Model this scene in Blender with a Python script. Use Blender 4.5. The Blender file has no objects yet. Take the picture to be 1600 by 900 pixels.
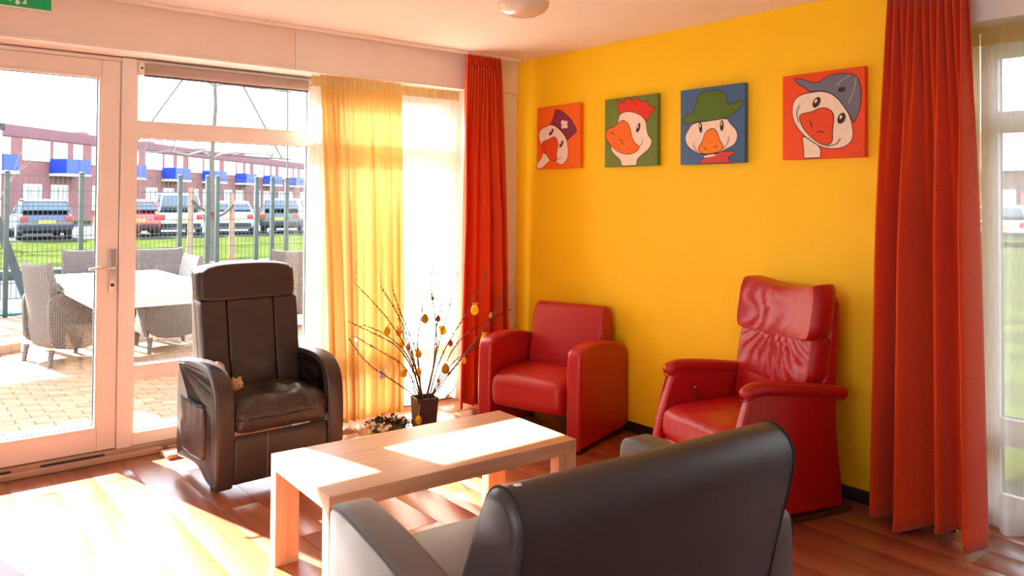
import bpy, bmesh, math, random
from mathutils import Vector, Matrix, noise
random.seed(7)
sc = bpy.context.scene
COL = sc.collection
PI = math.pi

# ------------------------------------------------------------------ camera
cam_data = bpy.data.cameras.new('camera')
cam = bpy.data.objects.new('camera', cam_data)
COL.objects.link(cam)
cam_data.sensor_width = 36.0
cam_data.lens = 1227.38 / 1600 * 36
cam_data.shift_y = -(450 - 290.2) / 1600
cam_data.clip_end = 400
YAW, PITCH, ROLL = 0.6854, 0.0183, 0.0065
_f = Vector((math.sin(YAW) * math.cos(PITCH), math.cos(YAW) * math.cos(PITCH), math.sin(PITCH)))
_r = Vector((math.cos(YAW), -math.sin(YAW), 0))
_u = _r.cross(_f)
_rc = _r * math.cos(ROLL) + _u * math.sin(ROLL)
_uc = _u * math.cos(ROLL) - _r * math.sin(ROLL)
_m = Matrix((_rc, _uc, -_f)).transposed().to_4x4()
_m.translation = Vector((-3.9151, -4.7265, 1.5217))
cam.matrix_world = _m
sc.camera = cam

# ------------------------------------------------------------------ sky, sun, exposure
world = bpy.data.worlds.new('sky')
sc.world = world
world.use_nodes = True
wn = world.node_tree
wn.nodes.clear()
_wo = wn.nodes.new('ShaderNodeOutputWorld')
_bg = wn.nodes.new('ShaderNodeBackground')
_tc = wn.nodes.new('ShaderNodeTexCoord')
_sx = wn.nodes.new('ShaderNodeSeparateXYZ')
_cr = wn.nodes.new('ShaderNodeValToRGB')
_cr.color_ramp.elements[0].position = 0.0
_cr.color_ramp.elements[0].color = (0.95, 0.97, 1.0, 1)
_cr.color_ramp.elements[1].position = 1.0
_cr.color_ramp.elements[1].color = (0.55, 0.72, 1.0, 1)
wn.links.new(_tc.outputs['Generated'], _sx.inputs[0])
wn.links.new(_sx.outputs['Z'], _cr.inputs[0])
wn.links.new(_cr.outputs[0], _bg.inputs['Color'])
wn.links.new(_bg.outputs[0], _wo.inputs['Surface'])
_bg.inputs['Strength'].default_value = 3.4

sun_data = bpy.data.lights.new('sun', 'SUN')
sun_data.energy = 32.0
sun_data.angle = math.radians(0.6)
sun_data.color = (1.0, 0.96, 0.90)
sun = bpy.data.objects.new('sun', sun_data)
COL.objects.link(sun)
sun.location = (-2, 8, 7)
sun.rotation_euler = Vector((0.24, -1.0, -0.745)).to_track_quat('-Z', 'Y').to_euler()

sc.view_settings.view_transform = 'Standard'
sc.view_settings.look = 'None'
sc.view_settings.gamma = 1.0
sc.view_settings.use_curve_mapping = False
sc.view_settings.exposure = 1.12
sc.cycles.max_bounces = 10
sc.cycles.diffuse_bounces = 6
sc.cycles.transparent_max_bounces = 24
sc.cycles.sample_clamp_indirect = 8.0
sc.cycles.caustics_reflective = False
sc.cycles.caustics_refractive = False

# ------------------------------------------------------------------ materials
def srgb(r, g, b):
    def c(v):
        v /= 255.0
        return v / 12.92 if v <= 0.04045 else ((v + 0.055) / 1.055) ** 2.4
    return (c(r), c(g), c(b), 1.0)

def newmat(name):
    m = bpy.data.materials.new(name)
    m.use_nodes = True
    nt = m.node_tree
    nt.nodes.clear()
    out = nt.nodes.new('ShaderNodeOutputMaterial')
    return m, nt, out

def coords(nt, scale=(1, 1, 1), rot=(0, 0, 0), kind='Object'):
    tc = nt.nodes.new('ShaderNodeTexCoord')
    mp = nt.nodes.new('ShaderNodeMapping')
    mp.inputs['Scale'].default_value = scale
    mp.inputs['Rotation'].default_value = rot
    nt.links.new(tc.outputs[kind], mp.inputs['Vector'])
    return mp.outputs['Vector']

def plain(name, col, rough=0.6, spec=0.5, var=0.08, nscale=6.0, bump=0.0, bscale=60.0, metal=0.0, coat=0.0,
          stretch=(1, 1, 1), objvar=0.0, sheen=0.0, trans=0.0):
    """principled surface: base colour, a soft noise variation and a fine relief"""
    m, nt, out = newmat(name)
    p = nt.nodes.new('ShaderNodeBsdfPrincipled')
    p.inputs['Roughness'].default_value = rough
    p.inputs['Metallic'].default_value = metal
    p.inputs['Specular IOR Level'].default_value = spec
    p.inputs['Coat Weight'].default_value = coat
    p.inputs['Sheen Weight'].default_value = sheen
    v = coords(nt, stretch)
    n = nt.nodes.new('ShaderNodeTexNoise')
    n.inputs['Scale'].default_value = nscale
    n.inputs['Detail'].default_value = 4
    nt.links.new(v, n.inputs['Vector'])
    r = nt.nodes.new('ShaderNodeValToRGB')
    c = col
    r.color_ramp.elements[0].position = 0.3
    r.color_ramp.elements[1].position = 0.7
    r.color_ramp.elements[0].color = tuple(max(0, x * (1 - var)) for x in c[:3]) + (1,)
    r.color_ramp.elements[1].color = tuple(min(1, x * (1 + var)) for x in c[:3]) + (1,)
    nt.links.new(n.outputs['Fac'], r.inputs[0])
    src = r.outputs[0]
    if objvar:
        oi = nt.nodes.new('ShaderNodeObjectInfo')
        hs = nt.nodes.new('ShaderNodeHueSaturation')
        mr = nt.nodes.new('ShaderNodeMapRange')
        mr.inputs['To Min'].default_value = 1 - objvar
        mr.inputs['To Max'].default_value = 1 + objvar
        nt.links.new(oi.outputs['Random'], mr.inputs['Value'])
        nt.links.new(mr.outputs[0], hs.inputs['Value'])
        nt.links.new(src, hs.inputs['Color'])
        src = hs.outputs[0]
    nt.links.new(src, p.inputs['Base Color'])
    if bump:
        b = nt.nodes.new('ShaderNodeBump')
        b.inputs['Strength'].default_value = bump
        b.inputs['Distance'].default_value = 0.004
        n2 = nt.nodes.new('ShaderNodeTexNoise')
        n2.inputs['Scale'].default_value = bscale
        n2.inputs['Detail'].default_value = 3
        nt.links.new(v, n2.inputs['Vector'])
        nt.links.new(n2.outputs['Fac'], b.inputs['Height'])
        nt.links.new(b.outputs[0], p.inputs['Normal'])
    if trans:
        t = nt.nodes.new('ShaderNodeBsdfTranslucent')
        nt.links.new(src, t.inputs['Color'])
        mx = nt.nodes.new('ShaderNodeMixShader')
        mx.inputs[0].default_value = trans
        nt.links.new(p.outputs[0], mx.inputs[1])
        nt.links.new(t.outputs[0], mx.inputs[2])
        nt.links.new(mx.outputs[0], out.inputs[0])
    else:
        nt.links.new(p.outputs[0], out.inputs[0])
    return m

def leather(name, col, rough=0.36, bump=0.25, wrinkle=0.25):
    m, nt, out = newmat(name)
    p = nt.nodes.new('ShaderNodeBsdfPrincipled')
    p.inputs['Base Color'].default_value = col
    p.inputs['Roughness'].default_value = rough
    p.inputs['Specular IOR Level'].default_value = 0.5
    v = coords(nt)
    vo = nt.nodes.new('ShaderNodeTexVoronoi')
    vo.inputs['Scale'].default_value = 260
    n = nt.nodes.new('ShaderNodeTexNoise')
    n.inputs['Scale'].default_value = 14
    n.inputs['Detail'].default_value = 6
    n.inputs['Distortion'].default_value = 0.8
    nt.links.new(v, vo.inputs['Vector'])
    nt.links.new(v, n.inputs['Vector'])
    b1 = nt.nodes.new('ShaderNodeBump')
    b1.inputs['Strength'].default_value = bump
    b1.inputs['Distance'].default_value = 0.001
    nt.links.new(vo.outputs['Distance'], b1.inputs['Height'])
    b2 = nt.nodes.new('ShaderNodeBump')
    b2.inputs['Strength'].default_value = wrinkle
    b2.inputs['Distance'].default_value = 0.008
    nt.links.new(n.outputs['Fac'], b2.inputs['Height'])
    nt.links.new(b1.outputs[0], b2.inputs['Normal'])
    nt.links.new(b2.outputs[0], p.inputs['Normal'])
    mr = nt.nodes.new('ShaderNodeMapRange')
    mr.inputs['To Min'].default_value = rough - 0.06
    mr.inputs['To Max'].default_value = rough + 0.08
    nt.links.new(n.outputs['Fac'], mr.inputs['Value'])
    nt.links.new(mr.outputs[0], p.inputs['Roughness'])
    nt.links.new(p.outputs[0], out.inputs[0])
    return m

def wood(name, c1, c2, rough=0.4, along='X', scale=1.0, objvar=0.0, coat=0.0, objshift=False):
    m, nt, out = newmat(name)
    p = nt.nodes.new('ShaderNodeBsdfPrincipled')
    p.inputs['Roughness'].default_value = rough
    p.inputs['Coat Weight'].default_value = coat
    p.inputs['Coat Roughness'].default_value = 0.22
    st = {'X': (1.2, 22, 22), 'Y': (22, 1.2, 22), 'Z': (22, 22, 1.2)}[along]
    v = coords(nt, tuple(s * scale for s in st))
    if objshift:
        oi0 = nt.nodes.new('ShaderNodeObjectInfo')
        va = nt.nodes.new('ShaderNodeVectorMath')
        va.operation = 'SCALE'
        cb = nt.nodes.new('ShaderNodeCombineXYZ')
        for k in range(3):
            nt.links.new(oi0.outputs['Random'], cb.inputs[k])
        nt.links.new(cb.outputs[0], va.inputs[0])
        va.inputs['Scale'].default_value = 57.0
        ad = nt.nodes.new('ShaderNodeVectorMath')
        nt.links.new(v, ad.inputs[0])
        nt.links.new(va.outputs[0], ad.inputs[1])
        v = ad.outputs[0]
    n = nt.nodes.new('ShaderNodeTexNoise')
    n.inputs['Scale'].default_value = 2.0
    n.inputs['Detail'].default_value = 7
    n.inputs['Roughness'].default_value = 0.6
    n.inputs['Distortion'].default_value = 0.35
    nt.links.new(v, n.inputs['Vector'])
    r = nt.nodes.new('ShaderNodeValToRGB')
    r.color_ramp.elements[0].position = 0.32
    r.color_ramp.elements[1].position = 0.68
    r.color_ramp.elements[0].color = c1
    r.color_ramp.elements[1].color = c2
    nt.links.new(n.outputs['Fac'], r.inputs[0])
    src = r.outputs[0]
    if objvar:
        oi = nt.nodes.new('ShaderNodeObjectInfo')
        hs = nt.nodes.new('ShaderNodeHueSaturation')
        mr = nt.nodes.new('ShaderNodeMapRange')
        mr.inputs['To Min'].default_value = 1 - objvar
        mr.inputs['To Max'].default_value = 1 + objvar
        nt.links.new(oi.outputs['Random'], mr.inputs['Value'])
        nt.links.new(mr.outputs[0], hs.inputs['Value'])
        nt.links.new(src, hs.inputs['Color'])
        src = hs.outputs[0]
    nt.links.new(src, p.inputs['Base Color'])
    b = nt.nodes.new('ShaderNodeBump')
    b.inputs['Strength'].default_value = 0.06
    b.inputs['Distance'].default_value = 0.001
    nt.links.new(n.outputs['Fac'], b.inputs['Height'])
    nt.links.new(b.outputs[0], p.inputs['Normal'])
    nt.links.new(p.outputs[0], out.inputs[0])
    return m

def weave(name, col, col2, scale=900.0, rough=0.85, trans=0.0):
    """woven fabric: fine cross ribs"""
    m, nt, out = newmat(name)
    p = nt.nodes.new('ShaderNodeBsdfPrincipled')
    p.inputs['Roughness'].default_value = rough
    p.inputs['Sheen Weight'].default_value = 0.25
    p.inputs['Specular IOR Level'].default_value = 0.2
    v = coords(nt)
    w = nt.nodes.new('ShaderNodeTexWave')
    w.bands_direction = 'Z'
    w.inputs['Scale'].default_value = scale / 20
    w.inputs['Distortion'].default_value = 1.5
    n = nt.nodes.new('ShaderNodeTexNoise')
    n.inputs['Scale'].default_value = 180
    nt.links.new(v, w.inputs['Vector'])
    nt.links.new(v, n.inputs['Vector'])
    mx = nt.nodes.new('ShaderNodeMath')
    mx.operation = 'MULTIPLY'
    nt.links.new(w.outputs['Fac'], mx.inputs[0])
    nt.links.new(n.outputs['Fac'], mx.inputs[1])
    r = nt.nodes.new('ShaderNodeValToRGB')
    r.color_ramp.elements[0].color = col
    r.color_ramp.elements[1].color = col2
    nt.links.new(mx.outputs[0], r.inputs[0])
    nt.links.new(r.outputs[0], p.inputs['Base Color'])
    b = nt.nodes.new('ShaderNodeBump')
    b.inputs['Strength'].default_value = 0.25
    b.inputs['Distance'].default_value = 0.002
    nt.links.new(mx.outputs[0], b.inputs['Height'])
    nt.links.new(b.outputs[0], p.inputs['Normal'])
    if trans:
        t = nt.nodes.new('ShaderNodeBsdfTranslucent')
        nt.links.new(r.outputs[0], t.inputs['Color'])
        ms = nt.nodes.new('ShaderNodeMixShader')
        ms.inputs[0].default_value = trans
        nt.links.new(p.outputs[0], ms.inputs[1])
        nt.links.new(t.outputs[0], ms.inputs[2])
        nt.links.new(ms.outputs[0], out.inputs[0])
    else:
        nt.links.new(p.outputs[0], out.inputs[0])
    return m

def sheer(name, col, see=0.35, tl=0.55):
    """thin voile: partly open weave, partly translucent thread"""
    m, nt, out = newmat(name)
    tr = nt.nodes.new('ShaderNodeBsdfTransparent')
    tr.inputs['Color'].default_value = tuple(0.4 + 0.6 * c for c in col[:3]) + (1,)
    df = nt.nodes.new('ShaderNodeBsdfDiffuse')
    df.inputs['Color'].default_value = col
    tl_ = nt.nodes.new('ShaderNodeBsdfTranslucent')
    tl_.inputs['Color'].default_value = col
    v = coords(nt, (1, 1, 0.05))
    n = nt.nodes.new('ShaderNodeTexNoise')
    n.inputs['Scale'].default_value = 220
    nt.links.new(v, n.inputs['Vector'])
    mr = nt.nodes.new('ShaderNodeMapRange')
    mr.inputs['To Min'].default_value = 1 - see * 1.4
    mr.inputs['To Max'].default_value = 1 - see * 0.6
    nt.links.new(n.outputs['Fac'], mr.inputs['Value'])
    a = nt.nodes.new('ShaderNodeMixShader')
    a.inputs[0].default_value = tl
    nt.links.new(df.outputs[0], a.inputs[1])
    nt.links.new(tl_.outputs[0], a.inputs[2])
    b = nt.nodes.new('ShaderNodeMixShader')
    nt.links.new(mr.outputs[0], b.inputs[0])
    nt.links.new(tr.outputs[0], b.inputs[1])
    nt.links.new(a.outputs[0], b.inputs[2])
    nt.links.new(b.outputs[0], out.inputs[0])
    return m

def glassmat(name, tint=(0.97, 0.98, 0.98, 1), refl=0.06):
    m, nt, out = newmat(name)
    tr = nt.nodes.new('ShaderNodeBsdfTransparent')
    tr.inputs['Color'].default_value = tint
    gl = nt.nodes.new('ShaderNodeBsdfGlossy')
    gl.inputs['Roughness'].default_value = 0.02
    fr = nt.nodes.new('ShaderNodeFresnel')
    fr.inputs['IOR'].default_value = 1.35
    # faint smears on the pane
    v = coords(nt)
    n = nt.nodes.new('ShaderNodeTexNoise')
    n.inputs['Scale'].default_value = 3.4
    nt.links.new(v, n.inputs['Vector'])
    mul = nt.nodes.new('ShaderNodeMath')
    mul.operation = 'MULTIPLY'
    nt.links.new(fr.outputs[0], mul.inputs[0])
    mr = nt.nodes.new('ShaderNodeMapRange')
    mr.inputs['To Min'].default_value = 0.6
    mr.inputs['To Max'].default_value = 1.0
    nt.links.new(n.outputs['Fac'], mr.inputs['Value'])
    nt.links.new(mr.outputs[0], mul.inputs[1])
    mx = nt.nodes.new('ShaderNodeMixShader')
    nt.links.new(mul.outputs[0], mx.inputs[0])
    nt.links.new(tr.outputs[0], mx.inputs[1])
    nt.links.new(gl.outputs[0], mx.inputs[2])
    nt.links.new(mx.outputs[0], out.inputs[0])
    return m

M = {}
M['frame'] = plain('painted_frame', (0.85, 0.80, 0.755, 1), 0.45, var=0.02)
M['fascia'] = plain('fascia_paint', (0.85, 0.79, 0.72, 1), 0.7, var=0.02, bump=0.1, bscale=200)
M['ceiling'] = plain('ceiling_paint', (0.90, 0.86, 0.82, 1), 0.85, var=0.02, bump=0.15, bscale=160)
M['white_wall'] = plain('white_wall_paint', (0.78, 0.74, 0.70, 1), 0.85, var=0.03)
M['yellow'] = plain('yellow_wall_paint', srgb(255, 209, 5), 0.62, var=0.025, nscale=2.5, bump=0.35, bscale=140)
M['dark_base'] = plain('dark_baseboard', (0.018, 0.014, 0.013, 1), 0.5, var=0.1)
M['glass'] = glassmat('window_glass')
M['gasket'] = plain('dark_gasket', (0.03, 0.035, 0.05, 1), 0.6)
M['plank'] = wood('laminate_plank', srgb(140, 75, 46), srgb(174, 104, 70), 0.32, 'Y', 0.6, objvar=0.06, coat=0.6, objshift=True)
M['subfloor'] = plain('subfloor_joint', (0.07, 0.025, 0.012, 1), 0.8)
M['oak'] = wood('oak_veneer', srgb(196, 150, 112), srgb(216, 174, 136), 0.38, 'X', 0.8)
M['oak_y'] = wood('oak_veneer_side', srgb(196, 150, 112), srgb(216, 174, 136), 0.38, 'Z', 0.8)
M['pale_wood'] = wood('pale_wood', srgb(206, 170, 130), srgb(228, 198, 160), 0.6, 'X', 0.8)
M['dark_wood'] = wood('dark_wood', srgb(60, 30, 18), srgb(86, 46, 26), 0.45, 'X', 0.8)
M['threshold'] = wood('threshold_wood', srgb(176, 140, 112), srgb(204, 170, 140), 0.5, 'X', 0.6)
M['brown_leather'] = leather('brown_leather', (0.040, 0.027, 0.022, 1), 0.36, 0.2, 0.3)
M['brown_seat'] = leather('brown_leather_seat', (0.038, 0.027, 0.023, 1), 0.34, 0.2, 0.9)
M['brown_shell'] = leather('brown_leather_side', (0.050, 0.034, 0.028, 1), 0.40, 0.2, 0.2)
M['seam'] = plain('dark_seam', (0.012, 0.009, 0.008, 1), 0.7)
M['pale_thread'] = plain('pale_piping', (0.25, 0.2, 0.17, 1), 0.6)
M['red_leather'] = leather('red_leather', (0.44, 0.007, 0.009, 1), 0.33, 0.15, 0.15)
M['red_wrinkled'] = leather('red_leather_soft', (0.44, 0.007, 0.009, 1), 0.32, 0.15, 0.5)
M['red_seam'] = plain('red_seam', (0.16, 0.004, 0.006, 1), 0.6)
M['red_vinyl'] = leather('red_vinyl', (0.40, 0.007, 0.008, 1), 0.36, 0.25, 0.08)
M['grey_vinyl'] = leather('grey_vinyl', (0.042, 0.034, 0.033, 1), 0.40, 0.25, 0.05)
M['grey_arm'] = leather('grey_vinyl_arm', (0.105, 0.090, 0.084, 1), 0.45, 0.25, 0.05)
M['black_plastic'] = plain('black_plastic', (0.02, 0.02, 0.02, 1), 0.5)
M['red_curtain'] = weave('red_curtain_cloth', srgb(220, 56, 8), srgb(248, 108, 32), trans=0.20)
M['sheer_white'] = sheer('white_voile', (0.84, 0.78, 0.68, 1), 0.02, 0.62)
M['sheer_side'] = sheer('white_side_voile', (0.86, 0.84, 0.81, 1), 0.40, 0.5)
M['sheer_yellow'] = sheer('yellow_voile', (0.70, 0.43, 0.13, 1), 0.04, 0.42)
M['sheer_head'] = sheer('voile_heading', (0.70, 0.50, 0.22, 1), 0.10, 0.5)
M['steel'] = plain('brushed_steel', (0.62, 0.58, 0.54, 1), 0.32, metal=0.9, var=0.05)
M['blind'] = plain('blind_fabric', (0.42, 0.32, 0.27, 1), 0.8, var=0.12, nscale=160, bump=0.3, bscale=300)
M['sign_white'] = plain('sign_white', (0.85, 0.88, 0.8, 1), 0.4)
M['planter'] = plain('brown_planter', (0.055, 0.028, 0.024, 1), 0.45)
M['soil'] = plain('potting_soil', (0.03, 0.02, 0.014, 1), 0.95, var=0.4, nscale=60, bump=0.8, bscale=90)
M['bark'] = plain('twig_bark', (0.10, 0.055, 0.03, 1), 0.8, var=0.3, nscale=40)
M['bud'] = plain('twig_bud', (0.16, 0.10, 0.06, 1), 0.8, var=0.3)
M['plush'] = plain('plush_fur', srgb(202, 160, 112), 0.95, var=0.25, nscale=80, bump=0.8, bscale=160, sheen=0.6)
M['moss'] = plain('wreath_leaf', (0.07, 0.075, 0.035, 1), 0.8, var=0.5, nscale=30)
M['flower'] = plain('pale_blossom', (0.82, 0.76, 0.52, 1), 0.8, var=0.15, nscale=30)
M['lamp_glass'] = plain('opal_glass', (0.72, 0.62, 0.50, 1), 0.25, var=0.05, coat=0.3)
M['lamp_base'] = plain('lamp_base', (0.60, 0.48, 0.40, 1), 0.5)
# out of doors
M['clinker'] = plain('clinker_brick', srgb(146, 118, 94), 0.9, spec=0.05, var=0.18, nscale=14, bump=0.5, bscale=60, objvar=0.14)
M['clinker_far'] = plain('clinker_brick_far', srgb(146, 118, 94), 0.9, spec=0.05, var=0.22, nscale=9, bump=0.5, bscale=60)
M['sand'] = plain('joint_sand', srgb(128, 106, 88), 0.95, var=0.2)
M['grass'] = plain('lawn_grass', (0.040, 0.052, 0.012, 1), 0.9, spec=0.0, var=0.35, nscale=1.2, bump=0.8, bscale=18)
M['asphalt'] = plain('parking_asphalt', (0.07, 0.07, 0.075, 1), 0.9, spec=0.0, var=0.1)
M['path'] = plain('grey_path', (0.06, 0.06, 0.068, 1), 0.9, spec=0.0, var=0.15)
M['wicker'] = plain('wicker_strand', (0.20, 0.155, 0.13, 1), 0.7, var=0.3, nscale=40)
M['wicker_in'] = plain('wicker_lining', (0.10, 0.075, 0.06, 1), 0.9)
M['teak'] = wood('weathered_table_wood', srgb(190, 172, 150), srgb(208, 192, 172), 0.6, 'Y', 0.6)
M['white_metal'] = plain('white_metal', (0.78, 0.74, 0.70, 1), 0.4)
M['fence_green'] = plain('fence_green', (0.014, 0.030, 0.026, 1), 0.5, var=0.1)
M['stake'] = wood('stake_wood', srgb(132, 104, 84), srgb(156, 124, 102), 0.8, 'Z', 0.8)
M['tree_bark'] = plain('tree_bark', (0.11, 0.09, 0.07, 1), 0.9, var=0.3, nscale=20)
M['pale_bark'] = plain('pale_tree_bark', (0.20, 0.17, 0.145, 1), 0.9, var=0.2, nscale=10)
M['brick_wall'] = plain('brick_wall', srgb(128, 84, 82), 0.9, var=0.12, nscale=2.0)
M['roof_band'] = plain('roof_band', srgb(116, 78, 84), 0.9, var=0.06)
M['white_trim'] = plain('white_trim', (0.62, 0.62, 0.62, 1), 0.5)
M['far_glass'] = plain('far_window_glass', (0.20, 0.23, 0.26, 1), 0.12, spec=0.8)
M['balcony_blue'] = plain('balcony_blue', srgb(24, 62, 168), 0.5)
M['teal'] = plain('teal_mat', (0.05, 0.30, 0.29, 1), 0.8)
M['tyre'] = plain('tyre_rubber', (0.02, 0.02, 0.022, 1), 0.8)
M['rim'] = plain('wheel_rim', (0.45, 0.45, 0.47, 1), 0.35, metal=0.7)
M['plate'] = plain('number_plate', (0.80, 0.55, 0.06, 1), 0.5)
M['tail'] = plain('tail_light', (0.45, 0.02, 0.02, 1), 0.25)
M['car_glass'] = plain('car_glass', (0.05, 0.07, 0.09, 1), 0.06, spec=0.8)
M['hedge'] = plain('hedge_leaf', (0.09, 0.12, 0.06, 1), 0.9, var=0.4, nscale=3, bump=1.0, bscale=12)

# ------------------------------------------------------------------ object helpers
def link(o, parent=None):
    COL.objects.link(o)
    if parent is not None:
        o.parent = parent
    return o

def mesh(name, vs, fs, mat, parent=None, smooth=True, angle=40, loc=None):
    me = bpy.data.meshes.new(name)
    me.from_pydata([tuple(v) for v in vs], [], [tuple(f) for f in fs])
    me.update()
    bm = bmesh.new()
    bm.from_mesh(me)
    bmesh.ops.recalc_face_normals(bm, faces=bm.faces)
    bm.to_mesh(me)
    bm.free()
    if mat is not None:
        me.materials.append(mat)
    if smooth:
        me.polygons.foreach_set('use_smooth', [True] * len(me.polygons))
        me.set_sharp_from_angle(angle=math.radians(angle))
    o = bpy.data.objects.new(name, me)
    if loc is not None:
        o.location = loc
    return link(o, parent)

def tag(o, label, cat, group=None):
    o['label'] = label
    o['category'] = cat
    if group:
        o['group'] = group
    return o

def thing(name, label, cat, loc=(0, 0, 0), rz=0.0, group=None):
    o = bpy.data.objects.new(name, None)
    o.empty_display_size = 0.1
    o.location = loc
    o.rotation_euler = (0, 0, rz)
    link(o)
    return tag(o, label, cat, group)

def struct(o):
    o['kind'] = 'structure'
    return o

def holder(name, loc=(0, 0, 0)):
    o = bpy.data.objects.new(name, None)
    o.location = loc
    o.empty_display_size = 0.1
    link(o)
    return struct(o)

def stuff(o):
    o['kind'] = 'stuff'
    return o

class G:
    """collects geometry for one mesh"""
    def __init__(self):
        self.v, self.f = [], []
    def add(self, vs, fs):
        k = len(self.v)
        self.v += [tuple(p) for p in vs]
        self.f += [tuple(i + k for i in f) for f in fs]
        return self
    def box(self, a, b, bev=0.0):
        x0, y0, z0 = a
        x1, y1, z1 = b
        if bev <= 0:
            vs = [(x0, y0, z0), (x1, y0, z0), (x1, y1, z0), (x0, y1, z0), (x0, y0, z1), (x1, y0, z1), (x1, y1, z1), (x0, y1, z1)]
            fs = [(3, 2, 1, 0), (4, 5, 6, 7), (0, 1, 5, 4), (1, 2, 6, 5), (2, 3, 7, 6), (3, 0, 4, 7)]
            return self.add(vs, fs)
        bm = bmesh.new()
        bmesh.ops.create_cube(bm, size=1.0)
        for v in bm.verts:
            v.co = Vector(((x0 + x1) / 2 + v.co.x * (x1 - x0), (y0 + y1) / 2 + v.co.y * (y1 - y0), (z0 + z1) / 2 + v.co.z * (z1 - z0)))
        bmesh.ops.bevel(bm, geom=bm.edges[:], offset=bev, segments=2 if bev < 0.012 else 3, profile=0.6, affect='EDGES')
        bm.verts.index_update()
        self.add([v.co[:] for v in bm.verts], [[v.index for v in f.verts] for f in bm.faces])
        bm.free()
        return self
    def tube(self, pts, r, n=8, caps=True, closed=False):
        pts = [Vector(p) for p in pts]
        rs = r if isinstance(r, (list, tuple)) else [r] * len(pts)
        k = len(self.v)
        prev = None
        N = len(pts)
        for i, p in enumerate(pts):
            if closed:
                t = pts[(i + 1) % N] - pts[i - 1]
            else:
                t = pts[min(i + 1, N - 1)] - pts[max(i - 1, 0)]
            t.normalize()
            if prev is None:
                a = Vector((0, 0, 1)) if abs(t.z) < 0.9 else Vector((1, 0, 0))
                nx = t.cross(a).normalized()
            else:
                nx = (prev - t * prev.dot(t)).normalized()
            prev = nx
            ny = t.cross(nx)
            for j in range(n):
                an = 2 * PI * j / n
                self.v.append(tuple(p + (nx * math.cos(an) + ny * math.sin(an)) * rs[i]))
        for i in range(N if closed else N - 1):
            i2 = (i + 1) % N
            for j in range(n):
                self.f.append((k + i * n + j, k + i * n + (j + 1) % n, k + i2 * n + (j + 1) % n, k + i2 * n + j))
        if caps and not closed:
            self.f.append(tuple(k + j for j in range(n))[::-1])
            self.f.append(tuple(k + (N - 1) * n + j for j in range(n)))
        return self
    def ball(self, c, r, nu=12, nv=8, fn=None):
        rx, ry, rz = r if isinstance(r, (tuple, list)) else (r, r, r)
        vs, fs = [], []
        for i in range(1, nv):
            th = PI * i / nv
            for j in range(nu):
                ph = 2 * PI * j / nu
                q = (math.sin(th) * math.cos(ph), math.sin(th) * math.sin(ph), math.cos(th))
                if fn:
                    q = fn(*q)
                vs.append((c[0] + rx * q[0], c[1] + ry * q[1], c[2] + rz * q[2]))
        qt = fn(0, 0, 1) if fn else (0, 0, 1)
        qb = fn(0, 0, -1) if fn else (0, 0, -1)
        vs.append((c[0] + rx * qt[0], c[1] + ry * qt[1], c[2] + rz * qt[2]))
        vs.append((c[0] + rx * qb[0], c[1] + ry * qb[1], c[2] + rz * qb[2]))
        T, B = len(vs) - 2, len(vs) - 1
        for j in range(nu):
            fs.append((T, j, (j + 1) % nu))
            fs.append((B, (nv - 2) * nu + (j + 1) % nu, (nv - 2) * nu + j))
        for i in range(nv - 2):
            for j in range(nu):
                fs.append((i * nu + j, (i + 1) * nu + j, (i + 1) * nu + (j + 1) % nu, i * nu + (j + 1) % nu))
        return self.add(vs, fs)
    def lathe(self, prof, c=(0, 0, 0), n=32, axis='Z'):
        vs, fs = [], []
        m_ = len(prof)
        for j in range(n):
            an = 2 * PI * j / n
            for r, h in prof:
                p = (r * math.cos(an), r * math.sin(an), h)
                if axis == 'X':
                    p = (h, p[0], p[1])
                if axis == 'Y':
                    p = (p[0], h, p[1])
                vs.append((c[0] + p[0], c[1] + p[1], c[2] + p[2]))
        for j in range(n):
            j2 = (j + 1) % n
            for i in range(m_ - 1):
                fs.append((j * m_ + i, j2 * m_ + i, j2 * m_ + i + 1, j * m_ + i + 1))
        if prof[0][0] > 1e-6:
            fs.append(tuple(j * m_ for j in range(n))[::-1])
        if prof[-1][0] > 1e-6:
            fs.append(tuple(j * m_ + m_ - 1 for j in range(n)))
        return self.add(vs, fs)
    def slab(self, prof, x0, x1, r=0.02, rings=3, bulge=0.0):
        """a closed outline in (y, z) extruded along x with rounded rims"""
        n = len(prof)
        area = sum(prof[i][0] * prof[(i + 1) % n][1] - prof[(i + 1) % n][0] * prof[i][1] for i in range(n))
        P = [Vector(p) for p in (prof if area > 0 else prof[::-1])]
        nor = []
        for i in range(n):
            e1 = (P[i] - P[i - 1])
            e2 = (P[(i + 1) % n] - P[i])
            a = Vector((e1.y, -e1.x))
            b = Vector((e2.y, -e2.x))
            if a.length > 1e-9: a.normalize()
            if b.length > 1e-9: b.normalize()
            q = a + b
            if q.length > 1e-6: q.normalize()
            nor.append(q)
        k = len(self.v)
        seq = []
        for s in range(rings + 1):
            an = s / rings * PI / 2
            seq.append((x0 + r * (1 - math.sin(an)), r * (1 - math.cos(an)) if False else r * (1 - math.sin(an))))
        seq = []
        for s in range(rings + 1):
            an = s / rings * PI / 2
            seq.append((x0 + r * (1 - math.cos(an)), r * (1 - math.sin(an))))
        if bulge:
            seq.append(((x0 + x1) / 2, -bulge))
        for s in range(rings, -1, -1):
            an = s / rings * PI / 2
            seq.append((x1 - r * (1 - math.cos(an)), r * (1 - math.sin(an))))
        for x, ins in seq:
            for p, q in zip(P, nor):
                self.v.append((x, p.x - q.x * ins, p.y - q.y * ins))
        for s in range(len(seq) - 1):
            for i in range(n):
                i2 = (i + 1) % n
                self.f.append((k + s * n + i, k + s * n + i2, k + (s + 1) * n + i2, k + (s + 1) * n + i))
        self.f.append(tuple(k + i for i in range(n))[::-1])
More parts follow.
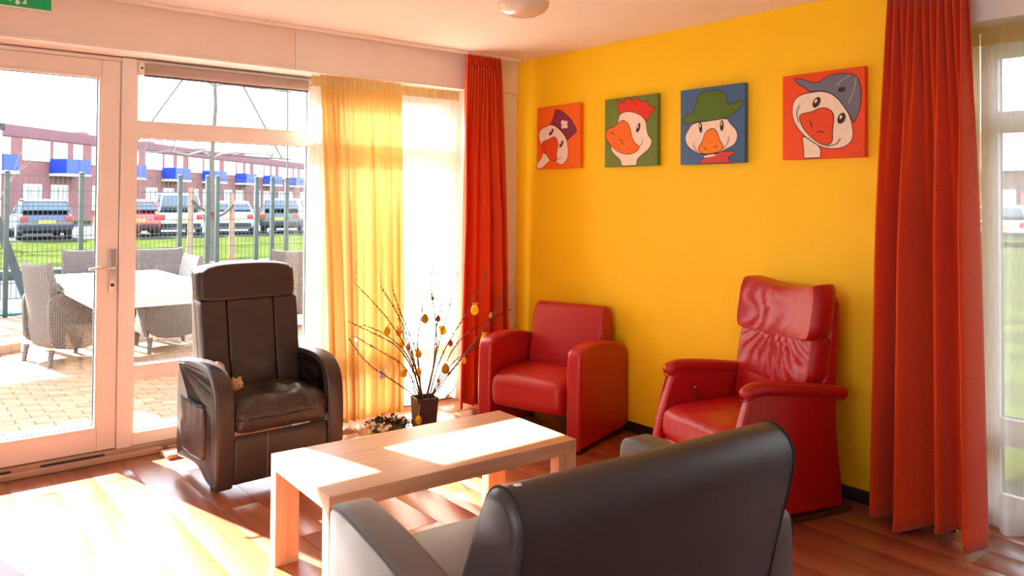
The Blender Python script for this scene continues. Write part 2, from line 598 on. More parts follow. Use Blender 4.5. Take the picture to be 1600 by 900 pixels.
        e = k + (len(seq) - 1) * n
        self.f.append(tuple(e + i for i in range(n)))
        return self
    def pad(self, c, s, n=7.0, div=10, fn=None):
        """soft cushion: a super-ellipsoid box of half sizes s about c, fn deforms"""
        ex = n if isinstance(n, (tuple, list)) else (n, n, n)
        idx = {}
        vs, fs = [], []
        def key(p):
            kk = (round(p[0], 5), round(p[1], 5), round(p[2], 5))
            if kk not in idx:
                x, y, z = p
                e = sum(ex) / 3
                m_ = (abs(x) ** ex[0] + abs(y) ** ex[1] + abs(z) ** ex[2]) ** (-1.0 / e)
                m_ = min(m_, 1.0) if max(abs(x), abs(y), abs(z)) >= 1 else m_
                q = (c[0] + s[0] * x * m_, c[1] + s[1] * y * m_, c[2] + s[2] * z * m_)
                if fn:
                    q = fn(q, (x, y, z))
                idx[kk] = len(vs)
                vs.append(q)
            return idx[kk]
        def w(t):
            return math.sin(t * PI / 2) * 0.55 + t * 0.45
        for ax in range(3):
            for sg in (-1, 1):
                for i in range(div):
                    for j in range(div):
                        quad = []
                        for di, dj in ((0, 0), (1, 0), (1, 1), (0, 1)):
                            a = w(-1 + 2 * (i + di) / div)
                            b = w(-1 + 2 * (j + dj) / div)
                            p = [0, 0, 0]
                            p[ax] = sg
                            p[(ax + 1) % 3] = a
                            p[(ax + 2) % 3] = b
                            quad.append(key(p))
                        fs.append(quad)
        return self.add(vs, fs)
    def obj(self, name, mat, parent=None, smooth=True, angle=40, loc=None):
        return mesh(name, self.v, self.f, mat, parent, smooth, angle, loc)

def chaikin(pts, it=2, closed=True, q=0.25):
    for _ in range(it):
        out = []
        n = len(pts)
        for i in range(n if closed else n - 1):
            a, b = pts[i], pts[(i + 1) % n]
            out.append(tuple(a[k] * (1 - q) + b[k] * q for k in range(len(a))))
            out.append(tuple(a[k] * q + b[k] * (1 - q) for k in range(len(a))))
        if not closed:
            out = [pts[0]] + out + [pts[-1]]
        pts = out
    return pts

def bez(p0, p1, p2, n=8):
    return [tuple(p0[k] * (1 - t) ** 2 + 2 * p1[k] * t * (1 - t) + p2[k] * t * t for k in range(len(p0))) for t in [i / n for i in range(n + 1)]]

# ================================================================== THE ROOM
RX0, RY0, H = -6.5, -7.5, 2.6
# floor: a sub-floor slab and its laminate planks, running away from the window wall
floor = struct(G().box((RX0, RY0, -0.06), (0.30, 0.30, -0.010)).obj('floor', M['subfloor'], smooth=False))
PW, PL = 0.19, 1.26
pme = G().box((-PW / 2 + 0.0008, -0.5, -0.009), (PW / 2 - 0.0008, 0.5, 0.0), 0.0012).obj('plank', M['plank'], floor)
first = True
ncol = int(round((0.28 - RX0) / PW))
for i in range(ncol):
    x = 0.28 - PW * (i + 0.5)
    y = 0.245
    step = random.choice([0.35, 0.6, 0.85, 1.1, 1.26])
    while y > RY0 + 0.02:
        ln = min(step, y - RY0)
        if x - PW / 2 < -4.6 or y - ln < -4.6:
            ln = min(max(ln, 1.26), y - RY0)
        if first:
            o = pme
            first = False
        else:
            o = pme.copy()
            link(o, floor)
        o.location = (x, y - ln / 2, 0)
        o.scale = (1, ln - 0.0014, 1)
        y -= ln
        step = PL if (x > -4.6 and y > -4.6) else 2.4
ceiling = struct(G().box((RX0, RY0, H), (0.5, 0.5, H + 0.12)).obj('ceiling', M['ceiling'], smooth=False))

# window wall: fascia boards over the glazing, the pier in the corner, the solid part left of the door
wl = struct(G().box((RX0, 0.02, 2.352), (0.0, 0.45, H)).box((RX0, 0.06, 0.0), (-3.86, 0.45, 2.352)).obj('wall_left', M['fascia'], smooth=False))
for a, b in ((RX0, -1.8365), (-1.8335, -0.001)):
    G().box((a, 0.0, 2.352), (b, 0.019, H - 0.001), 0.0015).obj('panel', M['fascia'], wl)
pier = struct(G().box((-0.42, 0.004, 0.0), (-0.001, 0.45, 2.3495), 0.002).obj('wall_corner_pier', M['fascia']))
struct(G().box((RX0, -0.014, 2.336), (-0.42, 0.05, 2.351), 0.003).obj('trim_1', M['frame']))
struct(G().box((RX0, -0.13, H - 0.022), (-0.08, -0.10, H - 0.001), 0.003).obj('trim_2', M['frame']))

# yellow wall, its dark baseboard; beyond it the second window wall
wr = struct(G().box((0.0, -3.20, 0.0), (0.30, 0.45, H - 0.001)).obj('wall_right', M['yellow'], smooth=False))
struct(G().box((-0.013, -3.20, 0.0), (-0.0005, -0.001, 0.068), 0.003).obj('baseboard_right', M['dark_base']))
struct(G().box((0.0, RY0, 2.352), (0.42, -3.20, H - 0.001)).obj('wall_right_fascia', M['fascia'], smooth=False))
struct(G().box((-0.02, -3.9, H - 0.022), (-0.20, -2.90, H - 0.001), 0.003).obj('trim_3', M['frame']))
# the far sides of the room, behind the photographer
wb = struct(G().box((RX0, RY0 - 0.2, 0), (0.42, RY0, 0.9)).box((RX0, RY0 - 0.2, 2.3), (0.42, RY0, H)).box((RX0, RY0 - 0.2, 0.9), (-5.6, RY0, 2.3))
            .box((-4.2, RY0 - 0.2, 0.9), (0.42, RY0, 2.3)).obj('wall_back', M['white_wall'], smooth=False))
struct(G().box((RX0 - 0.2, RY0, 0), (RX0, 0.45, 0.5)).box((RX0 - 0.2, RY0, 2.3), (RX0, 0.45, H)).box((RX0 - 0.2, -2.7, 0.5), (RX0, 0.45, 2.3))
       .box((RX0 - 0.2, RY0, 0.5), (RX0, -5.6, 2.3)).obj('wall_far_side', M['white_wall'], smooth=False))
w5 = holder('fill_window_5', (RX0 - 0.1, -4.15, 0.5))  # unseen window, added to let neutral fill light into the room
for k in range(4):
    yk = -1.45 + k * 2.84 / 3
    G().box((0, yk, 0.06), (0.06, yk + 0.06, 1.74), 0.004).obj('frame_post', M['frame'], w5)
    if k < 3:
        G().box((0.025, yk + 0.06, 0.06), (0.031, yk + 2.84 / 3, 1.74)).obj('pane', M['glass'], w5, smooth=False)
for z in (0, 1.74):
    G().box((0, -1.45, z), (0.06, 1.45, z + 0.06), 0.004).obj('frame_rail', M['frame'], w5)
w4 = holder('fill_window_4', (-4.9, RY0 - 0.08, 0.9))  # out of view; opening put in the back wall for sky fill
for nm, a, b in (('frame_post', (-.70, 0, 0), (-.64, .06, 1.4)), ('frame_post', (.64, 0, 0), (.70, .06, 1.4)), ('frame_post', (-.03, 0, 0), (.03, .06, 1.4)),
                 ('frame_rail', (-.64, 0, 0), (.64, .06, .06)), ('frame_rail', (-.64, 0, 1.34), (.64, .06, 1.4))):
    G().box(a, b, 0.004).obj(nm, M['frame'], w4)
for a in (-.64, 0.03):
    G().box((a, .025, .06), (a + .61, .031, 1.34)).obj('pane', M['glass'], w4, smooth=False)

# ---- glazing helper: a pane with its dark gasket and glazing bead, in the window wall (wall plane 'y') or the side wall ('x')
FY0, FY1 = 0.300, 0.400
def swap(v):
    return (v[1], v[0], v[2])
def bar(parent, name, a, b, side=False, bev=0.005, m='frame'):
    g = G().box(a, b, bev)
    if side:
        g.v = [swap(v) for v in g.v]
    return g.obj(name, M[m], parent)
def glazed(parent, x0, x1, z0, z1, side=False):
    """x runs along the wall; glass in the middle of the frame, gasket inside, bead on the room side"""
    o = bar(parent, 'pane', (x0 - .004, FY0 + 0.046, z0 - .004), (x1 + .004, FY0 + 0.054, z1 + .004), side, 0, 'glass')
    for nm, w, y0, y1, m in (('glazing_bead', 0.013, FY0 - 0.002, FY0 + 0.040, 'frame'), ('gasket', 0.017, FY0 + 0.040, FY0 + 0.046, 'gasket')):
        g = G()
        g.box((x0, y0, z0), (x0 + w, y1, z1)).box((x1 - w, y0, z0), (x1, y1, z1)).box((x0 + w, y0, z0), (x1 - w, y1, z0 + w)).box((x0 + w, y0, z1 - w), (x1 - w, y1, z1))
        if side:
            g.v = [swap(v) for v in g.v]
        g.obj(nm, M[m], o, smooth=False)
    return o

# ---- the glass door
d1 = holder('door_1')
bar(d1, 'stile', (-2.882, FY0, 0.062), (-2.783, FY1, 2.320))
bar(d1, 'stile', (-3.842, FY0, 0.062), (-3.745, FY1, 2.320))
bar(d1, 'rail', (-3.745, FY0, 0.062), (-2.882, FY1, 0.186))
bar(d1, 'rail', (-3.745, FY0, 2.228), (-2.882, FY1, 2.320))
glazed(d1, -3.745, -2.882, 0.186, 2.228)
hp = G().box((-2.832, FY0 - 0.012, 0.970), (-2.794, FY0 - 0.0005, 1.218), 0.003).obj('handle_plate', M['steel'], d1)
hl = G().tube([(-2.813, FY0 - 0.012, 1.118), (-2.813, FY0 - 0.050, 1.118)], 0.009, 10)
hl.tube(chaikin([(-2.813, FY0 - 0.048, 1.118), (-2.825, FY0 - 0.056, 1.118), (-2.90, FY0 - 0.058, 1.116), (-2.932, FY0 - 0.050, 1.112), (-2.936, FY0 - 0.036, 1.110)], 2, False), 0.0085, 10)
hl.obj('handle', M['steel'], hp)
G().lathe([(0.0, FY0 - 0.020), (0.009, FY0 - 0.020), (0.010, FY0 - 0.011)], (-2.813, 0, 1.012), 16, 'Y').obj('lock_cylinder', M['black_plastic'], hp)

# ---- the fixed window beside it: mullions, head, transom, bars, three panes
w1 = holder('window_1')
bar(w1, 'mullion', (-2.778, FY0 - 0.014, 0.056), (-2.700, FY1, 2.345))
bar(w1, 'mullion', (-1.585, FY0 - 0.014, 0.056), (-1.475, FY1, 2.345))
bar(w1, 'head', (-2.700, FY0, 2.296), (-1.585, FY1, 2.345))
bar(w1, 'transom', (-2.700, FY0 - 0.004, 1.893), (-1.585, FY1, 1.968))
bar(w1, 'lower_bar', (-2.700, FY0 - 0.004, 0.453), (-1.585, FY1, 0.516))
bar(w1, 'bottom_rail', (-2.700, FY0, 0.056), (-1.585, FY1, 0.119))
bar(w1, 'door_head', (-3.86, FY0, 2.322), (-2.778, FY1, 2.345))
for z0, z1 in ((1.968, 2.296), (0.516, 1.893), (0.119, 0.453)):
    glazed(w1, -2.700, -1.585, z0, z1)
# ---- the window behind the voile
w2 = holder('window_2')
bar(w2, 'mullion', (-0.495, FY0 - 0.014, 0.056), (-0.421, FY1, 2.345))
bar(w2, 'head', (-1.475, FY0, 2.296), (-0.495, FY1, 2.345))
bar(w2, 'transom', (-1.475, FY0 - 0.004, 1.893), (-0.495, FY1, 1.968))
bar(w2, 'lower_bar', (-1.475, FY0 - 0.004, 0.453), (-0.495, FY1, 0.516))
bar(w2, 'bottom_rail', (-1.475, FY0, 0.056), (-0.495, FY1, 0.119))
for z0, z1 in ((1.968, 2.296), (0.516, 1.893), (0.119, 0.453)):
    glazed(w2, -1.475, -0.495, z0, z1)
# ---- the window in the side wall, right of the red curtain
w3 = holder('window_3')
for y in (-3.235, -4.60):
    bar(w3, 'mullion', (y - 0.03, FY0 - 0.01, 0.056), (y + 0.03, FY1, 2.345), True)
struct(G().box((0.0, RY0, 0.0), (0.42, -4.64, 2.352)).obj('wall_right_rear', M['white_wall'], smooth=False))
for a, b in ((-4.57, -3.265),):
    bar(w3, 'head', (a, FY0, 2.24), (b, FY1, 2.345), True)
    bar(w3, 'transom', (a, FY0 - .004, 1.88), (b, FY1, 1.95), True)
    bar(w3, 'lower_bar', (a, FY0 - .004, 0.38), (b, FY1, 0.48), True)
    bar(w3, 'bottom_rail', (a, FY0, 0.056), (b, FY1, 0.119), True)
    for z0, z1 in ((1.95, 2.24), (0.48, 1.88), (0.119, 0.38)):
        glazed(w3, a, b, z0, z1, True)
# thresholds
struct(G().box((-3.86, 0.300, -0.012), (-0.42, 0.42, 0.054), 0.004).obj('trim_4', M['threshold']))
tr5 = struct(G().box((-3.86, 0.246, 0.0), (-2.53, 0.299, 0.030), 0.006).obj('trim_5', M['threshold']))
struct(G().box((-2.50, 0.262, 0.0), (-0.42, 0.299, 0.022), 0.005).obj('trim_6', M['threshold']))
struct(G().box((0.300, -4.63, -0.012), (0.42, -3.20, 0.054), 0.004).obj('trim_7', M['threshold']))
for a, b in ((-3.16, -2.84), (-3.86, -3.30)):
    G().box((a, 0.283, 0.0301), (b, 0.2985, 0.040), 0.002).obj('brush_seal', M['gasket'], tr5)

# ---- roller blinds, rolled up
def blind(x0, x1, label):
    t = thing('roller_blind', label, 'roller blind', ((x0 + x1) / 2, 0.27, 2.22))
    w = (x1 - x0) / 2
    prof = chaikin([(0.0, 0.034), (0.026, 0.034), (0.026, 0.104), (0.0, 0.104), (-0.012, 0.07)], 1)
    G().slab(prof, -w + 0.03, w - 0.03, 0.004, 2).obj('rolled_cloth', M['blind'], t)
    G().tube([(-w + 0.03, 0.012, 0.030), (w - 0.03, 0.012, 0.030)], 0.006, 8).obj('bottom_bar', M['gasket'], t)
    for s in (-1, 1):
        b = G().box((s * w - 0.03 if s > 0 else -w, -0.004, 0.030), (w if s > 0 else -w + 0.03, 0.028, 0.106), 0.004).obj('bracket', M['frame'], t)
        G().lathe([(0, -0.008), (0.006, -0.008), (0.007, -0.003)], ((w - 0.015) * s, 0, 0.072), 12, 'Y').obj('screw', M['black_plastic'], b)
    G().tube([(-w + 0.012, -0.006, 0.03), (-w + 0.016, -0.007, -0.5), (-w + 0.008, -0.007, -1.05), (-w + 0.012, -0.006, -1.12)], 0.0018, 6).obj('pull_cord', M['frame'], t)
    return t
blind(-2.690, -1.590, 'beige rolled-up blind above the clear fixed window')
blind(-1.468, -0.500, 'rolled-up blind mostly hidden behind the yellow and white voile')

# ---- exit sign on the fascia
es = thing('exit_sign', 'green emergency exit sign on the beam above the glass door', 'sign', (-3.345, -0.001, 2.487))
G().box((-0.155, -0.030, 0.0), (0.155, 0.0, 0.112), 0.003).obj('housing', M['sign_white'], es)
sgm, snt, sout = newmat('sign_green_lit')
_p = snt.nodes.new('ShaderNodeBsdfPrincipled')
_p.inputs['Base Color'].default_value = srgb(0, 122, 70)
_p.inputs['Emission Color'].default_value = srgb(0, 190, 95)
_p.inputs['Emission Strength'].default_value = 0.12
_n = snt.nodes.new('ShaderNodeTexNoise')
_n.inputs['Scale'].default_value = 4
_rr = snt.nodes.new('ShaderNodeMapRange')
_rr.inputs['To Min'].default_value = 0.35
_rr.inputs['To Max'].default_value = 0.5
snt.links.new(_n.outputs['Fac'], _rr.inputs['Value'])
snt.links.new(_rr.outputs[0], _p.inputs['Roughness'])
snt.links.new(_p.outputs[0], sout.inputs[0])
G().box((-0.149, -0.0315, 0.007), (0.149, -0.0302, 0.106)).obj('green_face', sgm, es, smooth=False)
def flat(poly, y0, y1):
    """an (x, z) outline given a small thickness along y"""
    n = len(poly)
    return [(x, y0, z) for x, z in poly] + [(x, y1, z) for x, z in poly], [tuple(range(n)), tuple(range(2 * n - 1, n - 1, -1))] + [(i, (i + 1) % n, n + (i + 1) % n, n + i) for i in range(n)]
def signpart(name, poly):
    poly = [(x + 0.071, z - 0.016) for x, z in poly]
    vs, fs = flat(poly, -0.0335, -0.0316)
    mesh(name, vs, fs, M['sign_white'], es, smooth=False)
signpart('arrow', [(-0.086, 0.046), (-0.073, 0.030), (-0.058, 0.046), (-0.067, 0.046), (-0.067, 0.094), (-0.079, 0.094), (-0.079, 0.046)])
signpart('door_symbol', [(-0.049, 0.040), (-0.034, 0.040), (-0.034, 0.100), (-0.112, 0.100), (-0.112, 0.048), (-0.100, 0.046), (-0.100, 0.090), (-0.044, 0.090), (-0.044, 0.048), (-0.052, 0.048)])
signpart('running_figure', [(-0.18, 0.09), (-0.17, 0.096), (-0.158, 0.09), (-0.15, 0.076), (-0.138, 0.07), (-0.134, 0.076), (-0.142, 0.084), (-0.152, 0.1), (-0.17, 0.104), (-0.184, 0.098), (-0.196, 0.084), (-0.192, 0.078)])

# ---- ceiling lamp
cl = thing('ceiling_lamp', 'round opal ceiling lamp mounted near the yellow wall', 'ceiling lamp', (-1.27, -1.575, H))
G().lathe([(0.0, -0.001), (0.118, -0.001), (0.122, -0.012), (0.118, -0.030), (0.05, -0.036), (0.0, -0.036)], n=40).obj('base', M['lamp_base'], cl)
G().lathe([(0.120, -0.028), (0.134, -0.036), (0.136, -0.044), (0.132, -0.064), (0.112, -0.088), (0.078, -0.105), (0.036, -0.114), (0.0, -0.116)], n=48).obj('shade', M['lamp_glass'], cl)
G().lathe([(0.137, -0.036), (0.140, -0.040), (0.137, -0.046), (0.134, -0.041)], n=48).obj('trim_ring', M['white_metal'], cl)
G().box((-0.135, -0.03, -0.050), (-0.122, -0.01, -0.028), 0.002).obj('clip', M['white_metal'], cl)

# ---- curtains
def curtain(name, label, mats, a_top, b_top, a_bot, b_bot, zt, zb, nrm, ft, fb, at, ab, group=None, ph=0.0, head=0.09, wob=0.35, seed=0, thick=0.003, hem=True, bow=0.0):
    """cloth hanging from a_top..b_top to a_bot..b_bot; ft/fb folds and at/ab fold depth at the top and at the hem"""
    rnd = random.Random(seed)
    t = thing(name, label, 'curtain', ((a_top[0] + b_top[0]) / 2, (a_top[1] + b_top[1]) / 2, zb), 0, group)
    ox, oy = t.location.x, t.location.y
    nu, nv = int(max(ft, fb) * 14), 30
    js = [rnd.uniform(-1, 1) for _ in range(40)]
    def shape(u, v):
        e = v ** 0.7
        x = (a_top[0] * (1 - u) + b_top[0] * u) * (1 - e) + (a_bot[0] * (1 - u) + b_bot[0] * u) * e
        y = (a_top[1] * (1 - u) + b_top[1] * u) * (1 - e) + (a_bot[1] * (1 - u) + b_bot[1] * u) * e
        uw = u + 0.035 * math.sin(2 * PI * (u * 1.7 + js[0])) * v + 0.02 * math.sin(2 * PI * (u * 3.1 + js[1]))
        w1_ = math.sin(2 * PI * ft * u + ph)
        s = math.sin(2 * PI * fb * uw + ph + 0.5 * js[2] * v)
        w2_ = math.copysign(abs(s) ** 0.75, s) * (1 + wob * math.sin(2 * PI * (fb * 0.37 * u + js[3])))
        k = min(1, max(0, (v - 0.02) / 0.5))
        k = k * k * (3 - 2 * k)
        d = w1_ * at * (1 - k) * (0.6 + 0.4 * min(1, v * 12)) + w2_ * ab * k + bow * math.sin(PI * v)
        d += 0.006 * math.sin(2 * PI * (fb * 2.3 * uw + js[4])) * v
        return x - ox + nrm[0] * d, y - oy + nrm[1] * d
    def panel(pname, z_hi, z_lo, rows, mat, off, par):
        vs, fs = [], []
        for j in range(rows + 1):
            z = z_hi + (z_lo - z_hi) * j / rows
            v = (zt - z) / (zt - zb)
            for i in range(nu + 1):
                x, y = shape(i / nu, v)
                dz = 0.012 * math.sin(2 * PI * (i / nu * 1.3 + js[6])) * v if hem else 0
                vs.append((x + nrm[0] * off, y + nrm[1] * off, z - zb + dz + 0.014))
        w = nu + 1
        for j in range(rows):
            for i in range(nu):
                fs.append((j * w + i, j * w + i + 1, (j + 1) * w + i + 1, (j + 1) * w + i))
        o = mesh(pname, vs, fs, mat, par, angle=80)
        if thick:
            so = o.modifiers.new('cloth', 'SOLIDIFY')
            so.thickness = thick
            so.offset = 0
        return o
    c = panel('cloth', zt - head, zb, nv, mats[0], 0, t)
    panel('heading', zt, zt - head, 4, mats[1], 0, t)
    if hem:
        panel('hem', zb + 0.10, zb, 3, mats[2] if len(mats) > 2 else mats[0], 0.0025, t)
    return t

RC = M['red_curtain']
curtain('red_curtain', 'heavy red curtain hanging in the corner beside the red armchair', (RC, RC), (-0.575, -0.115), (-0.275, -0.115), (-0.655, -0.10), (-0.195, -0.13), 2.572, 0.02,
        (0, -1), 13, 4.0, 0.030, 0.060, seed=3, ph=0.8)
curtain('red_curtain', 'heavy red curtain at the right end of the yellow wall', (RC, RC), (-0.115, -2.955), (-0.115, -3.300), (-0.15, -2.905), (-0.15, -3.375), 2.572, 0.02,
        (-1, 0), 11, 3.4, 0.030, 0.10, seed=11, ph=0.4)
SW, SY, SH = M['sheer_white'], M['sheer_yellow'], M['sheer_head']
curtain('voile_curtain', 'white see-through voile drawn across the window left of the red curtain', (SW, SH), (-1.64, 0.185), (-0.43, 0.185), (-1.66, 0.185), (-0.43, 0.185), 2.335, 0.015,
        (0, -1), 20, 15, 0.012, 0.024, seed=5, head=0.07, thick=0, hem=False)
curtain('voile_curtain', 'yellow voile gathered open between the dark recliner and the twigs', (SY, SH), (-1.63, 0.085), (-1.00, 0.085), (-1.52, 0.075), (-0.97, 0.085), 2.335, 0.015,
        (0, -1), 17, 9, 0.014, 0.034, seed=8, head=0.08, thick=0, hem=False)
curtain('voile_curtain', 'white voile over the side window at the right edge of the photo', (M['sheer_side'], SH), (0.12, -3.225), (0.12, -4.58), (0.11, -3.215), (0.11, -4.60), 2.335, 0.015,
        (-1, 0), 12, 10, 0.016, 0.036, seed=14, head=0.09, thick=0, hem=False)

# ================================================================== FURNITURE
# ---- oak coffee table
ct = thing('coffee_table', 'oak coffee table with chunky square legs in the middle of the seats', 'table', (-2.018, -1.848, 0), math.radians(-2.6))
TL_, TW_, TH_ = 1.178 / 2, 0.592 / 2, 0.452
G().box((-TL_, -TW_, TH_ - 0.060), (TL_, TW_, TH_), 0.002).obj('tabletop', M['oak'], ct)
for sx in (-1, 1):
    for sy in (-1, 1):
        a = (min(sx * TL_, sx * (TL_ - 0.102)), min(sy * TW_, sy * (TW_ - 0.058)), 0.0)
        b = (max(sx * TL_, sx * (TL_ - 0.102)), max(sy * TW_, sy * (TW_ - 0.058)), TH_ - 0.0602)
        G().box(a, b, 0.002).obj('leg', M['oak_y'], ct)

def ribbon_path(pts, r, name, mat, parent, n=6, closed=False):
    return G().tube(pts, r, n, closed=closed).obj(name, mat, parent)

def crease(p, amount, freq, seedv):
    return amount * noise.noise(Vector((p[0] * freq, p[1] * freq, p[2] * freq)) + Vector((seedv, 0, 0)))

# ---- red armchair against the yellow wall (faces local -Y)
RV = M['red_vinyl']
ra = thing('armchair', 'low red armchair with arched arms beside the twigs and corner curtain', 'armchair', (-0.715, -0.972, 0), -1.296)
W = 0.775 / 2
TA = 0.105
armp = chaikin([(0.0, 0.016), (0.0, 0.022), (-0.008, 0.30), (0.0, 0.560), (0.015, 0.606), (0.075, 0.630), (0.21, 0.645), (0.38, 0.632), (0.54, 0.590), (0.615, 0.560), (0.640, 0.505), (0.640, 0.30), (0.640, 0.034), (0.635, 0.030), (0.32, 0.022), (0.01, 0.016)], 2)
for s in (-1, 1):
    x0, x1 = (-W, -W + TA) if s < 0 else (W - TA, W)
    a = G().slab(armp, x0, x1, 0.022, 4).obj('arm', RV, ra)
    for xe in (x0 + 0.010, x1 - 0.010):
        pts = [(xe, y + (0.006 if y < .3 else -0.006), z - 0.008) for y, z in armp]
        k = [(x, y, z) for x, y, z in pts if z > 0.06]
    for yy in (0.07, 0.56):
        G().lathe([(0.020, 0.0), (0.022, 0.003), (0.022, 0.019 if yy < .3 else 0.030)], ((x0 + x1) / 2, yy, 0), 12).obj('foot', M['black_plastic'], a)
def fseat(q, u):
    x, y, z = q
    if u[2] > 0:
        z += 0.018 * (1 - u[0] ** 2) * (1 - u[1] ** 2) - 0.004
    if u[1] < 0 and u[2] > 0:
        z -= 0.020 * max(0, -u[1]) ** 3
    return (x, y, z)
G().pad((0, 0.235, 0.318), (W - TA - 0.002, 0.268, 0.112), (14, 7, 5), 12, fseat).obj('seat', RV, ra)
backp = chaikin([(0.400, 0.36), (0.452, 0.60), (0.495, 0.775), (0.520, 0.812), (0.570, 0.822), (0.615, 0.800), (0.632, 0.745), (0.625, 0.50), (0.600, 0.19), (0.47, 0.19)], 2)
G().slab(backp, -W + TA + 0.003, W - TA - 0.003, 0.028, 4).obj('backrest', RV, ra)
G().box((-W + TA, 0.10, 0.17), (W - TA, 0.52, 0.21), 0.01).obj('seat_rail', M['black_plastic'], ra)

# ---- grey two-seat sofa seen from behind
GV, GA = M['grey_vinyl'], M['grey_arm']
so = thing('sofa', 'dark grey two-seat sofa seen from behind in the foreground', 'sofa', (-2.105, -2.492, 0), 3.065)
W = 1.357 / 2
TA = 0.128
armp = chaikin([(0.0, 0.03), (-0.012, 0.30), (-0.006, 0.520), (0.006, 0.560), (0.050, 0.578), (0.16, 0.575), (0.36, 0.553), (0.58, 0.516), (0.700, 0.490), (0.728, 0.450), (0.728, 0.25), (0.728, 0.03), (0.36, 0.03)], 2)
for s in (-1, 1):
    x0, x1 = (-W, -W + TA) if s < 0 else (W - TA, W)
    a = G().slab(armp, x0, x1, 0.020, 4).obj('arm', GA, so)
    for xe in (x0 + 0.004, x1 - 0.004):
        pts = [(xe, y, z) for y, z in armp if z > 0.08]
        G().tube([(xe, 0.012 if y < 0.02 else y, z - 0.012) for (x, y, z) in pts if z > 0.40], 0.0022, 5).obj('seam', M['seam'], a)
    for yy in (0.06, 0.66):
        G().lathe([(0.022, 0.0), (0.024, 0.004), (0.024, 0.031)], ((x0 + x1) / 2, yy, 0), 12).obj('foot', M['black_plastic'], a)
for s in (-1, 1):
    x0, x1 = (-W + TA + 0.002, -0.002) if s < 0 else (0.002, W - TA - 0.002)
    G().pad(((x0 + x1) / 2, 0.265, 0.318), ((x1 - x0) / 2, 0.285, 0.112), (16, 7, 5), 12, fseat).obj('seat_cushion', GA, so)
backp = chaikin([(0.470, 0.33), (0.560, 0.52), (0.655, 0.735), (0.690, 0.790), (0.740, 0.812), (0.795, 0.798), (0.838, 0.745), (0.832, 0.660), (0.785, 0.50), (0.690, 0.10), (0.50, 0.10)], 2)
XB = W - TA + 0.004
bk = G().slab(backp, -XB + 0.008, XB - 0.008, 0.030, 4).obj('backrest', GV, so)
for s in (-1, 1):
    xe = s * (XB - 0.030)
    n_ = len(backp)
    pts = [(xe, y, z) for y, z in backp]
    cx_, cz_ = 0.70, 0.55
    G().tube([(x, y + (y - cx_) * 0.004, z + (0.001 if z > .5 else 0)) for x, y, z in pts], 0.0030, 6, closed=True).obj('piping', M['seam'], bk)
G().pad((XB - 0.072, 0.752, 0.8085), (0.009, 0.007, 0.0022), (3, 3, 3), 6, lambda q, u: (q[0] + 0.006 * noise.noise(Vector(q) * 150), q[1] + 0.005 * noise.noise(Vector(q) * 170 + Vector((5, 0, 0))), q[2])).obj('worn_patch', M['sign_white'], bk)
G().box((-W + TA, 0.04, 0.14), (W - TA, 0.60, 0.21), 0.01).obj('seat_frame', M['black_plastic'], so)

# ---- red leather recliner
RL, RW = M['red_leather'], M['red_wrinkled']
rr = thing('recliner', 'red leather recliner with wrinkled back and headrest near the right curtain', 'recliner', (-0.700, -2.313, 0), -1.803)
W = 0.640 / 2
TA = 0.070
side = chaikin([(0.030, 0.640), (0.000, 0.600), (-0.045, 0.480), (-0.085, 0.360), (-0.110, 0.200), (-0.100, 0.060), (0.10, 0.040), (0.40, 0.035), (0.595, 0.030), (0.604, 0.032), (0.604, 0.045), (0.590, 0.20), (0.565, 0.36), (0.560, 0.52), (0.572, 0.585), (0.40, 0.605), (0.20, 0.628)], 2)
for s in (-1, 1):
    x0, x1 = (-W, -W + TA) if s < 0 else (W - TA, W)
    sp = G().slab(side, x0 + 0.008, x1 - 0.008, 0.014, 3).obj('side_panel', RL, rr)
    xm = (x0 + x1) / 2 + s * 0.004
    path = chaikin([(xm, -0.012, 0.618), (xm, 0.010, 0.640), (xm, 0.08, 0.650), (xm, 0.30, 0.628), (xm, 0.50, 0.598), (xm, 0.60, 0.584), (xm, 0.625, 0.574)], 2, False)
    rad = [0.026 + 0.010 * min(1, i / 4) for i in range(len(path))]
    rad[-1], rad[-2], rad[-3] = 0.016, 0.028, 0.034
    g = G().tube(path, rad, 16)
    g.v = [(xm + (x - xm) * 1.10, y, z) if True else (x, y, z) for x, y, z in g.v]
    ap = g.obj('arm_pad', RL, rr)
    # the oval end piece of the arm with its seam
    ov = [(xm + 0.024 * math.cos(t), -0.010 + 0.010 * math.sin(t), 0.622 + 0.022 * math.sin(t)) for t in [2 * PI * i / 20 for i in range(20)]]
    G().tube(ov, 0.003, 6, closed=True).obj('seam', M['red_seam'], ap)
    front = [(x0 + TA / 2 + s * 0.020, y - 0.003, z) for y, z in bez((0.000, 0.600), (-0.06, 0.44), (-0.108, 0.19), 10)]
    G().tube(front, 0.004, 6).obj('piping', RL, sp)
XI = W - TA
def wr_seat(q, u):
    x, y, z = q
    if u[2] > 0:
        z += 0.020 * (1 - u[0] ** 2) * (1 - u[1] ** 2) + crease(q, 0.010, 14, 2.0) * (1 - abs(u[0])) - 0.012 * max(0, -u[1]) ** 4
    if u[1] < -0.7:
        y += 0.006 * math.sin(x * 95) * (1 - abs(u[2]))
    return (x, y, z)
G().pad((0, 0.205, 0.385), (XI + 0.004, 0.300, 0.085), (12, 8, 5), 18, wr_seat).obj('seat', RW, rr)
G().slab(chaikin([(-0.075, 0.06), (-0.085, 0.18), (-0.075, 0.300), (-0.03, 0.310), (0.0, 0.18), (-0.01, 0.06)], 2), -XI - 0.002, XI + 0.002, 0.015, 3).obj('footrest', RL, rr)
